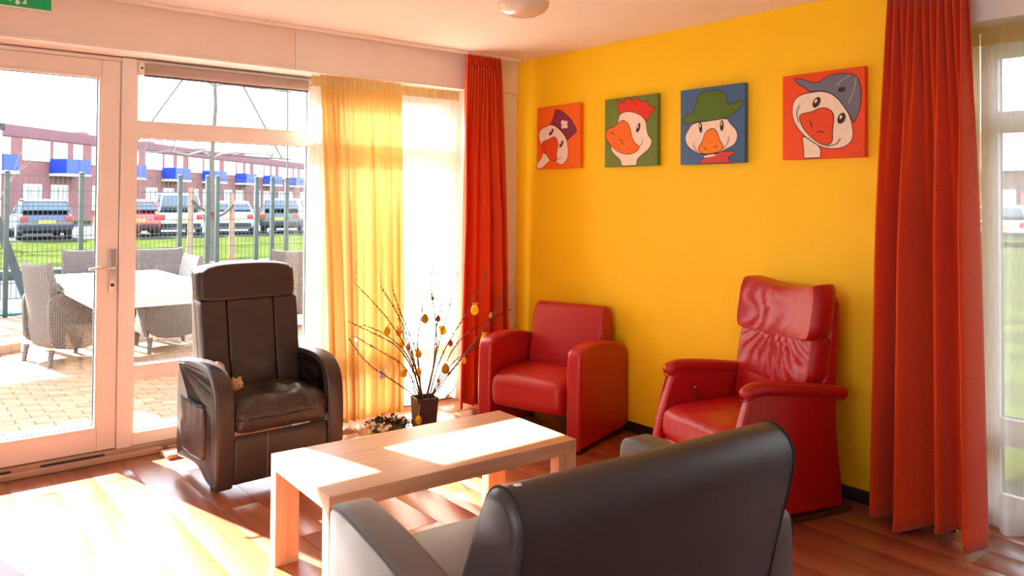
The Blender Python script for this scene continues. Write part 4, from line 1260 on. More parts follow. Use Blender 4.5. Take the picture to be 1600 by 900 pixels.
EGGS = [
    (-1.094, -0.387, 0.744, 0.0500, 'olive'),
    (-1.364, -0.367, 0.689, 0.0447, 'yellow'),
    (-1.247, -0.313, 0.662, 0.0420, 'amber'),
    (-1.216, -0.296, 0.577, 0.0422, 'lemon'),
    (-1.149, -0.275, 0.550, 0.0349, 'amber'),
    (-1.066, -0.270, 0.493, 0.0432, 'amber'),
    (-1.262, -0.405, 0.415, 0.0450, 'amber'),
    (-1.097, -0.317, 0.386, 0.0466, 'yellow'),
    (-0.873, -0.306, 0.376, 0.0599, 'olive'),
    (-0.949, -0.334, 0.310, 0.0276, 'tan'),
    (-0.693, -0.390, 0.769, 0.0565, 'lemon'),
    (-0.513, -0.339, 0.708, 0.0290, 'cream'),
    (-0.623, -0.405, 0.563, 0.0527, 'lemon'),
    (-0.906, -0.261, 0.712, 0.0361, 'brown'),
    (-0.874, -0.273, 0.632, 0.0522, 'lemon'),
    (-0.847, -0.327, 0.550, 0.0360, 'brown'),
    (-0.764, -0.369, 0.429, 0.0361, 'amber'),
    (-0.955, -0.265, 0.855, 0.0239, 'green'),
    (-1.560, -0.323, 0.647, 0.0220, 'white'),
    (-1.341, -0.270, 0.390, 0.0417, 'white'),
    (-1.145, -0.400, 0.098, 0.0457, 'lemon'),
]
pot = thing('planter', 'square dark brown planter on the floor behind the coffee table', 'planter', (-1.037, -0.300, 0), math.radians(-12))
g = G()
for z, w in ((0.0, 0.060), (0.212, 0.073), (0.212, 0.066), (0.175, 0.064)):
    g.v += [(-w, -w, z), (w, -w, z), (w, w, z), (-w, w, z)]
g.f = [(3, 2, 1, 0)] + [(r * 4 + i, r * 4 + (i + 1) % 4, r * 4 + 4 + (i + 1) % 4, r * 4 + 4 + i) for r in range(3) for i in range(4)]
g.obj('pot', M['planter'], pot, smooth=False)
g = G()
n_ = 8
for i in range(n_ + 1):
    for j in range(n_ + 1):
        x, y = (-1 + 2 * i / n_) * 0.064, (-1 + 2 * j / n_) * 0.064
        g.v.append((x, y, 0.178 + 0.010 * noise.noise(Vector((x * 60, y * 60, 0)))))
g.f = [(i * 9 + j, (i + 1) * 9 + j, (i + 1) * 9 + j + 1, i * 9 + j + 1) for i in range(n_) for j in range(n_)]
g.obj('soil', M['soil'], pot)
rb = random.Random(21)
TWIG_PTS = []
TWIG_LABEL = [
    'high twig leaning far left in front of the gathered voile',
    'nearly level twig reaching far left, second lowest there',
    'lower left twig carrying the tiny white egg',
    'lowest left twig, bending out close to the floor',
    'upper left twig, just right of the far-leaning high one',
    'level left twig ending short of its neighbours',
    'steep left twig rising towards the gathered voile edge',
    'upright twig with dense buds left of the bright voile gap',
    'short loose side shoot above the middle of the twigs',
    'tallest twig, rising faintly before the bright white voile',
    'upright twig right of the tallest one',
    'upright twig ending near the left edge of the red curtain',
    'short thick twig in the left middle of the planter',
    'long twig leaning right across the middle of the red curtain',
    'twig leaning right with the topmost tip before the red curtain',
    'right-leaning twig whose tip curls near the armchair',
    'level right twig reaching farthest right of all',
    'lowest right twig, ending over the armchair arm',
    'short shoot leaning out low at the right of the planter',
]
for bi, path in enumerate(BRANCHES):
    if bi == len(BRANCHES) - 1:
        path = [(-1.01, -0.30, 0.185)] + path
    rooted = len(path) > 3
    p = [Vector(q) for q in path]
    if rooted:
        p[0].x = -1.037 + 0.035 * max(-1, min(1, (p[0].x + 1.037) * 10))
        p[0].y = -0.300 + rb.uniform(-0.035, 0.035)
        p[0].z = 0.172
    pts = [Vector(q) for q in chaikin([tuple(q) for q in p], 2, False)]
    t = thing('budded_twig', TWIG_LABEL[bi], 'twig', tuple(pts[0]), 0, 'twigs in the brown planter')
    o0 = pts[0].copy()
    for a_, b_ in zip(pts[:-1], pts[1:]):
        TWIG_PTS += [a_.lerp(b_, k / 5) for k in range(5)]
    pts = [q - o0 for q in pts]
    N = len(pts)
    thick = 0.0048 if rooted else 0.0024
    g = G().tube(pts, [thick * (1 - 0.66 * i / (N - 1)) for i in range(N)], 6)
    bud = G()
    for i in range(2, N):
        a, b = pts[i - 1], pts[i]
        d = (b - a)
        L = d.length
        if i > N * 0.3:
            for k in range(max(1, int(L / 0.013))):
                q = a + d * rb.random()
                off = Vector((rb.uniform(-1, 1), rb.uniform(-1, 1), rb.uniform(-0.4, 1))).normalized() * 0.0045
                r = rb.uniform(0.0026, 0.0044)
                bud.ball(tuple(q + off), (r, r, r * 1.5), 6, 4)
        if rooted and i > N * 0.4 and rb.random() < 0.30:
            dd = d.normalized()
            sd = Vector((rb.uniform(-1, 1), rb.uniform(-0.6, 0.6), rb.uniform(0.1, 1))).normalized()
            ln = rb.uniform(0.05, 0.16)
            e = [b, b + (dd * 0.6 + sd * 0.35) * ln * 0.5, b + (dd * 0.7 + sd * 0.6) * ln]
            g.tube(e, [0.0016, 0.0013, 0.0008], 5)
            for k in range(4):
                q = e[0].lerp(e[2], 0.25 + 0.22 * k)
                bud.ball(tuple(q + Vector((0.002, 0, 0.003))), (0.0022, 0.0022, 0.0034), 6, 4)
    g.obj('stem', M['bark'], t)
    if bud.v:
        stuff(bud.obj('buds', M['bud'], t))

EC = {'olive': srgb(196, 156, 24), 'yellow': srgb(240, 196, 16), 'amber': srgb(244, 186, 50), 'lemon': srgb(252, 214, 14), 'tan': srgb(190, 140, 70), 'cream': srgb(236, 214, 120),
      'brown': srgb(170, 104, 70), 'green': srgb(120, 124, 50), 'white': srgb(222, 212, 214)}
EM = {k: plain('egg_' + k, c, 0.5, var=0.15, nscale=90, trans=0.6) for k, c in EC.items()}
M['egg_mark'] = plain('egg_marking', srgb(150, 92, 10), 0.6)
M['ribbon'] = plain('yellow_ribbon', srgb(240, 200, 40), 0.6, trans=0.3)
M['ribbon_white'] = plain('white_ribbon', srgb(230, 226, 222), 0.6, trans=0.3)
EGG_LABEL = [
    'olive egg hanging alone in front of the white voile', 'yellow egg at the left of the twigs before the gathered voile', 'amber egg just right of the leftmost yellow egg',
    'bright lemon egg in the thick of the twigs', 'small amber egg tucked beside the bright lemon one', 'amber egg low in the middle of the twigs',
    'amber egg hanging left, low above the planter', 'yellow egg hanging straight above the planter rim', 'large olive egg right of the planter twigs',
    'small tan egg under the large olive egg', 'lemon egg on a bowed ribbon before the red curtain, the upper one', 'tiny cream egg at the right before the red curtain',
    'lemon egg on a ribbon right beside the armchair arm', 'small brown egg high among the middle twigs', 'lemon egg beneath the high brown egg',
    'small brown egg at the edge of the red curtain', 'faint amber egg low before the red curtain', 'tiny green egg, topmost of all on the twigs',
    'tiny white egg at the far left twig tip', 'white egg on a long white ribbon, lower left of the twigs', 'lemon egg dangling in front of the brown planter']
for k, (x, y, z, h, c) in enumerate(EGGS):
    h *= 1.28
    t = thing('easter_egg', EGG_LABEL[k], 'easter egg', (x, y, z - h / 2), 0, 'eggs hung on the twigs')
    w = h * 0.36
    def eg(a, b, cc):
        s = 1 - 0.16 * cc
        return (a * s, b * s, cc)
    sh_ = G().ball((0, 0, h / 2), (w, w, h / 2), 16, 12, eg).obj('shell', EM[c], t)
    if h > 0.04:
        for zz in (0.38, 0.62):
            ring = [(w * 1.005 * math.sqrt(max(0, 1 - (2 * zz - 1) ** 2)) * (1 - 0.16 * (2 * zz - 1)) * math.cos(a), w * 1.005 * math.sqrt(max(0, 1 - (2 * zz - 1) ** 2)) * (1 - 0.16 * (2 * zz - 1)) * math.sin(a), h * zz + 0.0022 * math.sin(a * 9)) for a in [2 * PI * i / 40 for i in range(40)]]
            G().tube(ring, 0.0009, 4, closed=True).obj('painted_band', M['egg_mark'], sh_)
    rm = M['ribbon_white'] if c == 'white' else M['ribbon']
    ln = {20: 0.095, 10: 0.045, 12: 0.045, 19: 0.075}.get(k, 0.030)
    wid = 0.0035 if k in (10, 12, 19) else 0.0012
    top = Vector((x, y, z + h / 2))
    best = min(TWIG_PTS, key=lambda q: (q - top).length + (10 if q.z < top.z + 0.012 else 0))
    e = best - Vector((x, y, z - h / 2))
    rg = G()
    for s in (-1, 1):
        rg.tube(bez((s * 0.001, 0, h - 0.001), (e.x * 0.2 + s * (0.006 + wid), e.y * 0.2, h + (e.z - h) * 0.6), tuple(e), 8), wid * 0.5 + 0.0006, 5)
    ro = rg.obj('ribbon', rm, t)
    if k in (10, 12, 19):
        bw = G()
        for s in (-1, 1):
            bw.tube(chaikin([(0, -0.004, h + 0.003), (s * 0.012, -0.006, h + 0.013), (s * 0.024, -0.004, h + 0.006), (s * 0.012, -0.006, h - 0.001), (0, -0.004, h + 0.002)], 2, False), 0.0026, 5)
        bw.obj('bow', rm, ro)
    if k == 14:
        G().ball((-0.016, 0, h * 0.8), (0.020, 0.012, 0.012), 12, 8).obj('bird_wing', EM['lemon'], sh_)

# wreath lying on the floor left of the planter
wr = thing('wreath', 'leafy wreath with pale blossom lying on the floor beside the planter', 'wreath', (-1.255, -0.205, 0.0))
rw = random.Random(5)
g = G()
for q in range(3):
    g.tube([((0.105 + 0.008 * math.sin(5 * a + q)) * math.cos(a), (0.105 + 0.008 * math.sin(5 * a + q)) * math.sin(a), 0.026 + 0.008 * math.cos(4 * a + 2 * q)) for a in [2 * PI * i / 30 for i in range(30)]], 0.012, 6, closed=True)
g.obj('ring', M['bark'], wr)
lf, fl = G(), G()
for i in range(420):
    a = rw.uniform(0, 2 * PI)
    r = 0.105 + rw.gauss(0, 0.022)
    c = Vector((r * math.cos(a), r * math.sin(a), 0.034 + abs(rw.gauss(0, 0.016))))
    d = Vector((rw.uniform(-1, 1), rw.uniform(-1, 1), rw.uniform(-0.1, 1))).normalized()
    sdv = d.cross(Vector((rw.uniform(-1, 1), rw.uniform(-1, 1), 0.3))).normalized()
    L = rw.uniform(0.016, 0.030)
    tgt = fl if (2.6 < a < 4.3 and rw.random() < 0.6) else lf
    if tgt is fl:
        fl.ball(tuple(c + Vector((0, 0, 0.006))), rw.uniform(0.006, 0.011), 7, 5)
    else:
        up = Vector((0, 0, 0.003))
        lf.add([c, c + d * L * 0.5 + sdv * L * 0.3 + up, c + d * L, c + d * L * 0.5 - sdv * L * 0.3 + up, c + d * L * 0.5 - up], [(0, 1, 4), (1, 2, 4), (2, 3, 4), (3, 0, 4), (0, 3, 2, 1)])
lf.v = [(x, y, max(z, 0.004)) for x, y, z in lf.v]
stuff(lf.obj('leaves', M['moss'], wr, smooth=False))
stuff(fl.obj('blossom', M['flower'], wr))
for k, (a, lab) in enumerate(((0.9, 'speckled egg lying in the wreath, the one nearest the planter'), (2.2, 'speckled egg lying in the wreath, nearest the yellow voile'), (-0.9, 'speckled egg lying in the wreath, nearest the coffee table'))):
    t = thing('quail_egg', lab, 'egg', (-1.255 + 0.045 * math.cos(a), -0.205 + 0.045 * math.sin(a), 0.0), a, 'eggs in the wreath')
    G().ball((0, 0, 0.019), (0.026, 0.019, 0.019), 14, 10).obj('shell', EM['tan'], t)
    sp_ = G()
    for i in range(12):
        u, v = rw.uniform(0.2, 1.2), rw.uniform(0, 2 * PI)
        sp_.ball((0.026 * math.sin(u) * math.cos(v), 0.019 * math.sin(u) * math.sin(v), 0.019 + 0.019 * math.cos(u)), 0.0016, 6, 4)
    stuff(sp_.obj('speckles', M['bark'], t))

# ================================================================== OUT OF DOORS
def ground(name, x0, x1, y0, y1, z, mat, th=0.03):
    return struct(G().box((x0, y0, z - th), (x1, y1, z)).obj(name, M[mat], smooth=False))
ground('ground_lawn', -90, 110, 0.46, 130, -0.05, 'grass')
ground('ground_lawn_side', 0.46, 110, -60, 0.46, -0.05, 'grass')
ground('ground_path', -12, 0.46 + 12, 7.1, 12.5, -0.018, 'path')
ground('ground_parking', -60, 90, 27.6, 46, -0.02, 'asphalt')
pat = ground('patio', -7.0, 4.5, 0.46, 7.1, -0.022, 'sand')
struct(G().box((-12, 12.5, -0.03), (14, 12.75, 0.14), 0.02).obj('kerb', M['fence_green']))
# clinker bricks: those nearest the door as single bricks, the others in one piece
BW_, BH_ = 0.204, 0.102
bme = G().box((-BW_ / 2 + 0.003, -BH_ / 2 + 0.003, -0.06), (BW_ / 2 - 0.003, BH_ / 2 - 0.003, 0.0), 0.004)
bob = bme.obj('brick', M['clinker'], pat)
far_b = G()
rbk = random.Random(9)
cnt = 0
row = 0
y = 0.52
while y < 7.05:
    x = -6.9 + (BW_ / 2 if row % 2 else 0)
    while x < 4.4:
        near = -3.62 < x < -1.55 and y < 3.1
        dz = rbk.uniform(-0.003, 0.001)
        if near and cnt < 285:
            o = bob if cnt == 0 else bob.copy()
            if cnt:
                link(o, pat)
            o.location = (x, y, dz)
            o.rotation_euler = (rbk.uniform(-.01, .01), rbk.uniform(-.008, .008), rbk.uniform(-.012, .012))
            cnt += 1
        elif x > -4.6 and x < 1.9:
            a, b = BW_ / 2 - 0.003, BH_ / 2 - 0.003
            far_b.add([(x - a, y - b, -0.03), (x + a, y - b, -0.03), (x + a, y + b, -0.03), (x - a, y + b, -0.03), (x - a, y - b, dz), (x + a, y - b, dz), (x + a, y + b, dz), (x - a, y + b, dz)],
                      [(4, 5, 6, 7), (0, 1, 5, 4), (1, 2, 6, 5), (2, 3, 7, 6), (3, 0, 4, 7)])
        x += BW_
    y += BH_
    row += 1
stuff(far_b.obj('brick_field', M['clinker_far'], pat, smooth=False))

# ---- garden table
gt = thing('garden_table', 'large sunlit wooden garden table on the patio', 'table', (-2.03, 3.15, 0.0))
for k in range(7):
    w_ = 1.08 / 7
    G().box((-0.54 + k * w_ + 0.0015, -1.16, 0.715), (-0.54 + (k + 1) * w_ - 0.0015, 1.16, 0.742), 0.003).obj('board', M['teak'], gt)
ap_ = G()
for s in (-1, 1):
    ap_.box((s * 0.50 - 0.012, -1.10, 0.645), (s * 0.50 + 0.012, 1.10, 0.714)).box((-0.49, s * 1.10 - 0.012, 0.645), (0.49, s * 1.10 + 0.012, 0.714))
ap_.obj('apron', M['teak'], gt, smooth=False)
for sx in (-1, 1):
    for sy in (-1, 1):
        G().box((sx * 0.485 - 0.035, sy * 1.085 - 0.035, 0.0), (sx * 0.485 + 0.035, sy * 1.085 + 0.035, 0.714), 0.004).obj('leg', M['teak'], gt)

# ---- wicker chairs
def wickermat():
    m, nt, out = newmat('wicker_weave')
    p = nt.nodes.new('ShaderNodeBsdfPrincipled')
    p.inputs['Roughness'].default_value = 0.65
    v = coords(nt, (1, 1, 1), (0, 0, PI / 4))
    facs = []
    for dirn, sc_ in (('Z', 17.0), ('X', 22.0)):
        w = nt.nodes.new('ShaderNodeTexWave')
        w.bands_direction = dirn
        w.inputs['Scale'].default_value = sc_
        w.inputs['Distortion'].default_value = 1.2
        nt.links.new(v, w.inputs['Vector'])
        facs.append(w.outputs['Fac'])
    mu = nt.nodes.new('ShaderNodeMath')
    mu.operation = 'MULTIPLY'
    nt.links.new(facs[0], mu.inputs[0])
    nt.links.new(facs[1], mu.inputs[1])
    r = nt.nodes.new('ShaderNodeValToRGB')
    r.color_ramp.elements[0].color = (0.040, 0.030, 0.026, 1)
    r.color_ramp.elements[1].color = (0.13, 0.10, 0.087, 1)
    r.color_ramp.elements[1].position = 0.6
    nt.links.new(mu.outputs[0], r.inputs[0])
    nt.links.new(r.outputs[0], p.inputs['Base Color'])
    b = nt.nodes.new('ShaderNodeBump')
    b.inputs['Strength'].default_value = 0.9
    b.inputs['Distance'].default_value = 0.006
    nt.links.new(mu.outputs[0], b.inputs['Height'])
    nt.links.new(b.outputs[0], p.inputs['Normal'])
    nt.links.new(p.outputs[0], out.inputs[0])
    return m
WK = wickermat()
def wicker_chair():
    t = thing('wicker_chair', 'wicker', 'chair', (0, 0, 0), 0, 'wicker chairs around the garden table')
    sp_ = chaikin([(-0.26, 0.14), (-0.27, 0.40), (-0.26, 0.60), (-0.20, 0.645), (0.05, 0.655), (0.17, 0.66), (0.25, 0.60), (0.24, 0.40), (0.22, 0.14)], 2)
    for s in (-1, 1):
        x0, x1 = (-0.30, -0.245) if s < 0 else (0.245, 0.30)
        G().slab(sp_, x0, x1, 0.012, 2).obj('arm', WK, t)
    G().pad((0, -0.02, 0.36), (0.248, 0.24, 0.075), (14, 10, 6), 8).obj('seat', WK, t)
    G().slab(chaikin([(-0.262, 0.15), (-0.262, 0.33), (-0.235, 0.33), (-0.235, 0.15)], 1), -0.247, 0.247, 0.006, 2).obj('apron', WK, t)
    g = G()
    bp = chaikin([(0.160, 0.16), (0.185, 0.45), (0.235, 0.78), (0.262, 0.895), (0.285, 0.915), (0.312, 0.900), (0.300, 0.78), (0.250, 0.45), (0.225, 0.16)], 2)
    g.slab(bp, -0.275, 0.275, 0.02, 3, bulge=0.0)
    # the back curves round the sitter and its upper corners rise a little
    g2 = G()
    nx = 12
    n = len(bp)
    for i in range(nx + 1):
        u = -1 + 2 * i / nx
        for y, z in bp:
            g2.v.append((u * (0.285 - 0.02 * max(0, z - 0.6)), y - 0.055 * u * u, z + 0.022 * (abs(u) ** 4) * max(0, (z - 0.7) / 0.2)))
    for i in range(nx):
        for j in range(n):
            g2.f.append((i * n + j, i * n + (j + 1) % n, (i + 1) * n + (j + 1) % n, (i + 1) * n + j))
    g2.f.append(tuple(range(n))[::-1])
    g2.f.append(tuple(nx * n + j for j in range(n)))
    g2.obj('backrest', WK, t)
    for sx in (-1, 1):
        for yy in (-0.235, 0.20):
            G().tube([(sx * 0.268, yy, 0.15), (sx * 0.272, yy + (0.02 if yy > 0 else -0.005), 0.0)], [0.026, 0.020], 8).obj('leg', WK, t)
    return t
def copy_tree(o, parent=None):
    c = o.copy()
    link(c, parent)
    for ch in [k for k in o.children]:
        copy_tree(ch, c)
    return c
wc = wicker_chair()
for k, (x, y, a, lab) in enumerate((
        (-2.50, 3.62, 1.80, 'wicker armchair at the left side of the garden table'),
        (-1.53, 3.72, -1.60, 'wicker armchair tucked under the right side of the garden table'),
        (-1.93, 5.10, 0.10, 'wicker armchair at the far end of the table, seen through the door glass'),
        (-1.28, 4.90, -0.06, 'wicker armchair at the far end of the table, right of the door frame'),
        (0.06, 4.22, 2.75, 'wicker armchair standing alone behind the dark recliner'))):
    o = wc if k == 0 else copy_tree(wc)
    o.location = (x, y, 0)
    o.rotation_euler = (0, 0, a)
    o['label'] = lab

# timber on the patio and a boxed edge
tb = thing('timber_beam', 'low timber beam lying at the left on the patio', 'beam', (-3.25, 4.15, 0.0), 0.45)
G().box((-0.55, -0.05, 0.0), (0.55, 0.05, 0.09), 0.008).obj('beam', M['stake'], tb)
G().box((0.551, -0.045, 0.005), (0.556, 0.045, 0.085)).obj('end_grain', M['pale_wood'], tb)

# ---- wire-mesh fence
fe = thing('mesh_fence', 'dark green wire mesh fence behind the garden table', 'fence', (0, 7.0, 0))
posts = [-3.75, -2.57, -1.73, -1.10, -0.47, -0.08, 0.06, 0.65, 0.90, 1.13, 2.2, 3.3]
for x in posts:
    p_ = G().box((x - 0.028, -0.028, -0.02), (x + 0.028, 0.028, 1.83), 0.004).obj('post', M['fence_green'], fe)
    G().ball((x, 0, 1.835), (0.036, 0.036, 0.024), 10, 6).obj('post_cap', M['fence_green'], p_)
for a, b in zip(posts[:-1], posts[1:]):
    if b - a < 0.2:
        continue
    g = G()
    n = int((b - a) / 0.055)
    for i in range(1, n):
        x = a + (b - a) * i / n
        g.box((x - 0.003, -0.034, 0.03), (x + 0.003, -0.0296, 1.80))
    for k in range(10):
        z = 0.04 + 0.195 * k
        g.box((a, -0.0372, z - 0.0045), (b, -0.0342, z + 0.0045))
    stuff(g.obj('wire_mesh', M['fence_green'], fe, smooth=False))
# slanting posts of a swing and its mat beyond the fence
sw = thing('swing_frame', 'grey slanting posts of a swing beyond the fence, far left', 'swing', (-2.9, 7.9, 0))
G().tube([(0.72, 0.0, 0.0), (0.10, 0.1, 1.9)], 0.055, 10).obj('post', M['path'], sw)
G().tube([(0.20, 0.6, 0.0), (0.10, 0.1, 1.9)], 0.055, 10).obj('post', M['path'], sw)
G().tube([(0.10, 0.1, 1.9), (-2.2, 0.1, 1.9)], 0.05, 10).obj('crossbar', M['path'], sw)
mt = thing('rubber_mat', 'teal safety mat on the ground beyond the fence', 'mat', (-3.0, 8.0, 0.0))
G().box((-1.5, -0.7, -0.016), (0.9, 0.9, 0.012), 0.01).obj('mat', M['teal'], mt)

# ---- unseen sail, added to throw a shadow on the patio
sl = thing('shadow_caster_sail', 'unseen pale sail on poles, added to cast shadow on the patio', 'shade sail', (-3.85, 7.75, 0.0))
q_ = [(-0.95, -1.0, 4.1), (0.95, -0.85, 4.3), (0.75, 1.0, 4.2), (-1.0, 0.9, 4.35)]
g = G()
nn = 10
for i in range(nn + 1):
    for j in range(nn + 1):
        u, v = i / nn, j / nn
        u2, v2 = u + 0.10 * math.sin(PI * v) * (0.5 - u), v + 0.10 * math.sin(PI * u) * (0.5 - v)
        p_ = [(q_[0][k] * (1 - u2) + q_[1][k] * u2) * (1 - v2) + (q_[3][k] * (1 - u2) + q_[2][k] * u2) * v2 for k in range(3)]
        g.v.append((p_[0], p_[1], p_[2] - 0.12 * math.sin(PI * u) * math.sin(PI * v)))
g.f = [(i * 11 + j, (i + 1) * 11 + j, (i + 1) * 11 + j + 1, i * 11 + j + 1) for i in range(nn) for j in range(nn)]
so_ = g.obj('cloth', M['white_metal'], sl).modifiers.new('cloth', 'SOLIDIFY')
so_.thickness = 0.004
for q in q_:
    G().tube([(q[0] * 1.06, q[1] * 1.06, 0), (q[0] * 1.03, q[1] * 1.03, q[2])], 0.03, 8).obj('pole', M['fence_green'], sl)

# ---- trained tree with stakes, straps and a cane frame
tt = thing('trained_tree', 'young bare tree trained flat on a cane frame between two stakes', 'tree', (1.95, 12.95, -0.05))
g = G().tube([(0, 0, 0), (0.02, 0, 1.2), (-0.01, 0, 2.4), (0.06, 0, 3.6), (0.02, 0, 4.7), (0.05, 0, 5.4)], [0.075, 0.06, 0.05, 0.042, 0.03, 0.015], 8)
g.obj('trunk', M['tree_bark'], tt)
rt = random.Random(2)
for z, half in ((2.55, 1.75), (4.15, 1.85)):
    for s in (-1, 1):
        pts = [(0.02, 0, z - 0.08)] + [(s * half * f, rt.uniform(-.05, .05), z + rt.uniform(-.06, .06)) for f in (0.12, 0.3, 0.5, 0.7, 0.88, 1.0)]
        b_ = G().tube(pts, [0.032, 0.03, 0.026, 0.022, 0.018, 0.014, 0.008], 6)
        for k in range(9):
            f = rt.uniform(0.15, 1)
            q = Vector((s * half * f, 0, z))
            b_.tube([q, q + Vector((rt.uniform(-.08, .08), rt.uniform(-.05, .05), rt.uniform(0.05, 0.22)))], [0.008, 0.003], 5)
        b_.obj('branch', M['pale_bark'], tt)
for pa, pb in (((-1.75, 0.06, 2.0), (-1.72, 0.06, 5.2)), ((1.78, 0.06, 2.0), (1.74, 0.06, 5.2)), ((-1.85, 0.06, 4.2), (1.85, 0.06, 4.1)), ((-1.85, 0.06, 2.6), (1.85, 0.06, 2.5)), ((-0.15, 0.07, 4.9), (-1.7, 0.07, 2.5)), ((0.25, 0.07, 4.9), (1.65, 0.07, 2.5))):
    G().tube([pa, pb], 0.020, 6).obj('cane', M['tree_bark'], tt)
for s, top in ((-1, 1.80), (1, 1.70)):
    G().tube([(s * 0.46, -0.02, 0.0), (s * 0.44, -0.02, top)], 0.060, 10).obj('stake', M['stake'], tt)
    G().tube(chaikin([(s * 0.44, -0.09, top - 0.28), (s * 0.25, -0.10, top - 0.48), (0.02, -0.09, top - 0.55)], 2, False), 0.035, 6).obj('strap', M['bark'], tt)

# ---- bare trees
def bare_tree(label, loc, height, seed, mat, depth=5, r0=None, spread=0.5):
    rn = random.Random(seed)
    t = thing('bare_tree', label, 'tree', loc, 0, 'bare trees outside')
    r0 = r0 or height * 0.022
    tr_ = G()
    br_ = G()
    def grow(p, d, ln, r, lev):
        pts = [p]
        rs = [r]
        q = p.copy()
        for k in range(3):
            d = (d + Vector((rn.uniform(-1, 1), rn.uniform(-1, 1), rn.uniform(-0.2, 0.5))) * 0.14).normalized()
            q = q + d * ln / 3
            pts.append(q.copy())
            rs.append(r * (1 - 0.16 * (k + 1)))
        (tr_ if lev == 0 else br_).tube(pts, rs, 6 if lev < 2 else 4, caps=False)
        if lev >= depth:
            return
        for k in range(3 if lev < 3 else 2):
            nd = (d + Vector((rn.uniform(-1, 1), rn.uniform(-1, 1), rn.uniform(-0.1, 0.8))) * (spread + 0.25)).normalized()
            grow(pts[-1 - (k % 2)], nd, ln * rn.uniform(0.62, 0.82), rs[-1] * 0.66, lev + 1)
    grow(Vector((0, 0, 0)), Vector((0.02, 0, 1)), height * 0.30, r0, 0)
    tr_.obj('trunk', mat, t)
    br_.obj('branches', mat, t)
    return t
bare_tree('pale bare tree at the far left in front of the brick terrace', (-0.9, 24.0, -0.05), 5.6, 4, M['pale_bark'], 5, 0.10, 0.75)
bare_tree('tall bare tree behind the terrace, left of the cane frame top', (24.0, 96.0, -0.05), 17, 6, M['tree_bark'])
bare_tree('tall bare tree behind the far right end of the terrace', (38.0, 104.0, -0.05), 17, 9, M['tree_bark'])

# ---- brick terrace with blue balconies
tc_ = thing('terraced_houses', 'long brown brick terrace with blue balconies beyond the car park', 'building', (2.469, 48.997, -0.05), math.atan2(0.7165, 0.6976))
U = 6.6
n0, n1 = -2, 8
X0, X1 = n0 * U, n1 * U
G().box((X0, 0.0, 0.0), (X1, 9.0, 5.10)).obj('wall', M['brick_wall'], tc_, smooth=False)
rf_ = G().box((X0, -0.06, 5.10), (X1, 9.06, 5.78), 0.02).obj('roof', M['roof_band'], tc_)
for k in range(6):
    G().box((X0 + 6 + k * 9, 3.0, 5.78), (X0 + 6.8 + k * 9, 3.8, 6.3), 0.02).obj('chimney', M['roof_band'], rf_)
def win(x0, x1, z0, z1, split=1):
    f = G()
    f.box((x0, -0.05, z0), (x0 + 0.14, 0.02, z1)).box((x1 - 0.14, -0.05, z0), (x1, 0.02, z1)).box((x0 + .14, -0.05, z0), (x1 - .14, 0.02, z0 + 0.14)).box((x0 + .14, -0.05, z1 - 0.14), (x1 - .14, 0.02, z1))
    for s in range(1, split + 1):
        xm = x0 + (x1 - x0) * s / (split + 1)
        f.box((xm - 0.09, -0.05, z0 + .14), (xm + 0.09, 0.02, z1 - .14))
    o = f.obj('window', M['white_trim'], tc_, smooth=False)
    G().box((x0 + 0.1, -0.02, z0 + 0.1), (x1 - 0.1, -0.004, z1 - 0.1)).obj('pane', M['far_glass'], o, smooth=False)
for u in range(n0, n1):
    b = u * U
    win(b + 0.8, b + 3.2, 3.75, 5.02)
    win(b + 3.55, b + 4.85, 3.05, 5.02, 1)
    win(b + 5.5, b + 6.4, 3.75, 5.02, 0)
    win(b + 0.9, b + 2.5, 0.7, 2.35)
    win(b + 3.4, b + 5.0, 0.15, 2.35)
    bl = G().box((b + 3.2, -1.15, 2.88), (b + 5.7, -0.005, 3.04)).obj('balcony', M['white_trim'], tc_, smooth=False)
    for q in range(2):
        G().box((b + 3.22 + q * 1.22, -1.14, 3.06), (b + 3.22 + q * 1.22 + 1.18, -1.10, 3.95)).obj('blue_panel', M['balcony_blue'], bl, smooth=False)
    for xx in (b + 3.2, b + 5.66):
        G().box((xx, -1.10, 3.06), (xx + 0.04, -0.02, 3.95)).obj('blue_panel', M['balcony_blue'], bl, smooth=False)
# white building at the left edge
wh = thing('white_house', 'white flat-roofed house cut off at the left edge of the photo', 'building', (-3.4, 39.0, -0.05))
G().box((-5.0, -2.4, 0.0), (4.0, 3.0, 4.55)).obj('wall', M['white_trim'], wh, smooth=False)
G().box((-5.1, -2.5, 4.55), (4.1, 3.1, 4.85), 0.02).obj('roof', M['path'], wh)
for x in (-3.5, -0.5, 2.2):
    G().box((x, -2.42, 1.0), (x + 1.3, -2.39, 2.4)).obj('window', M['far_glass'], wh, smooth=False)

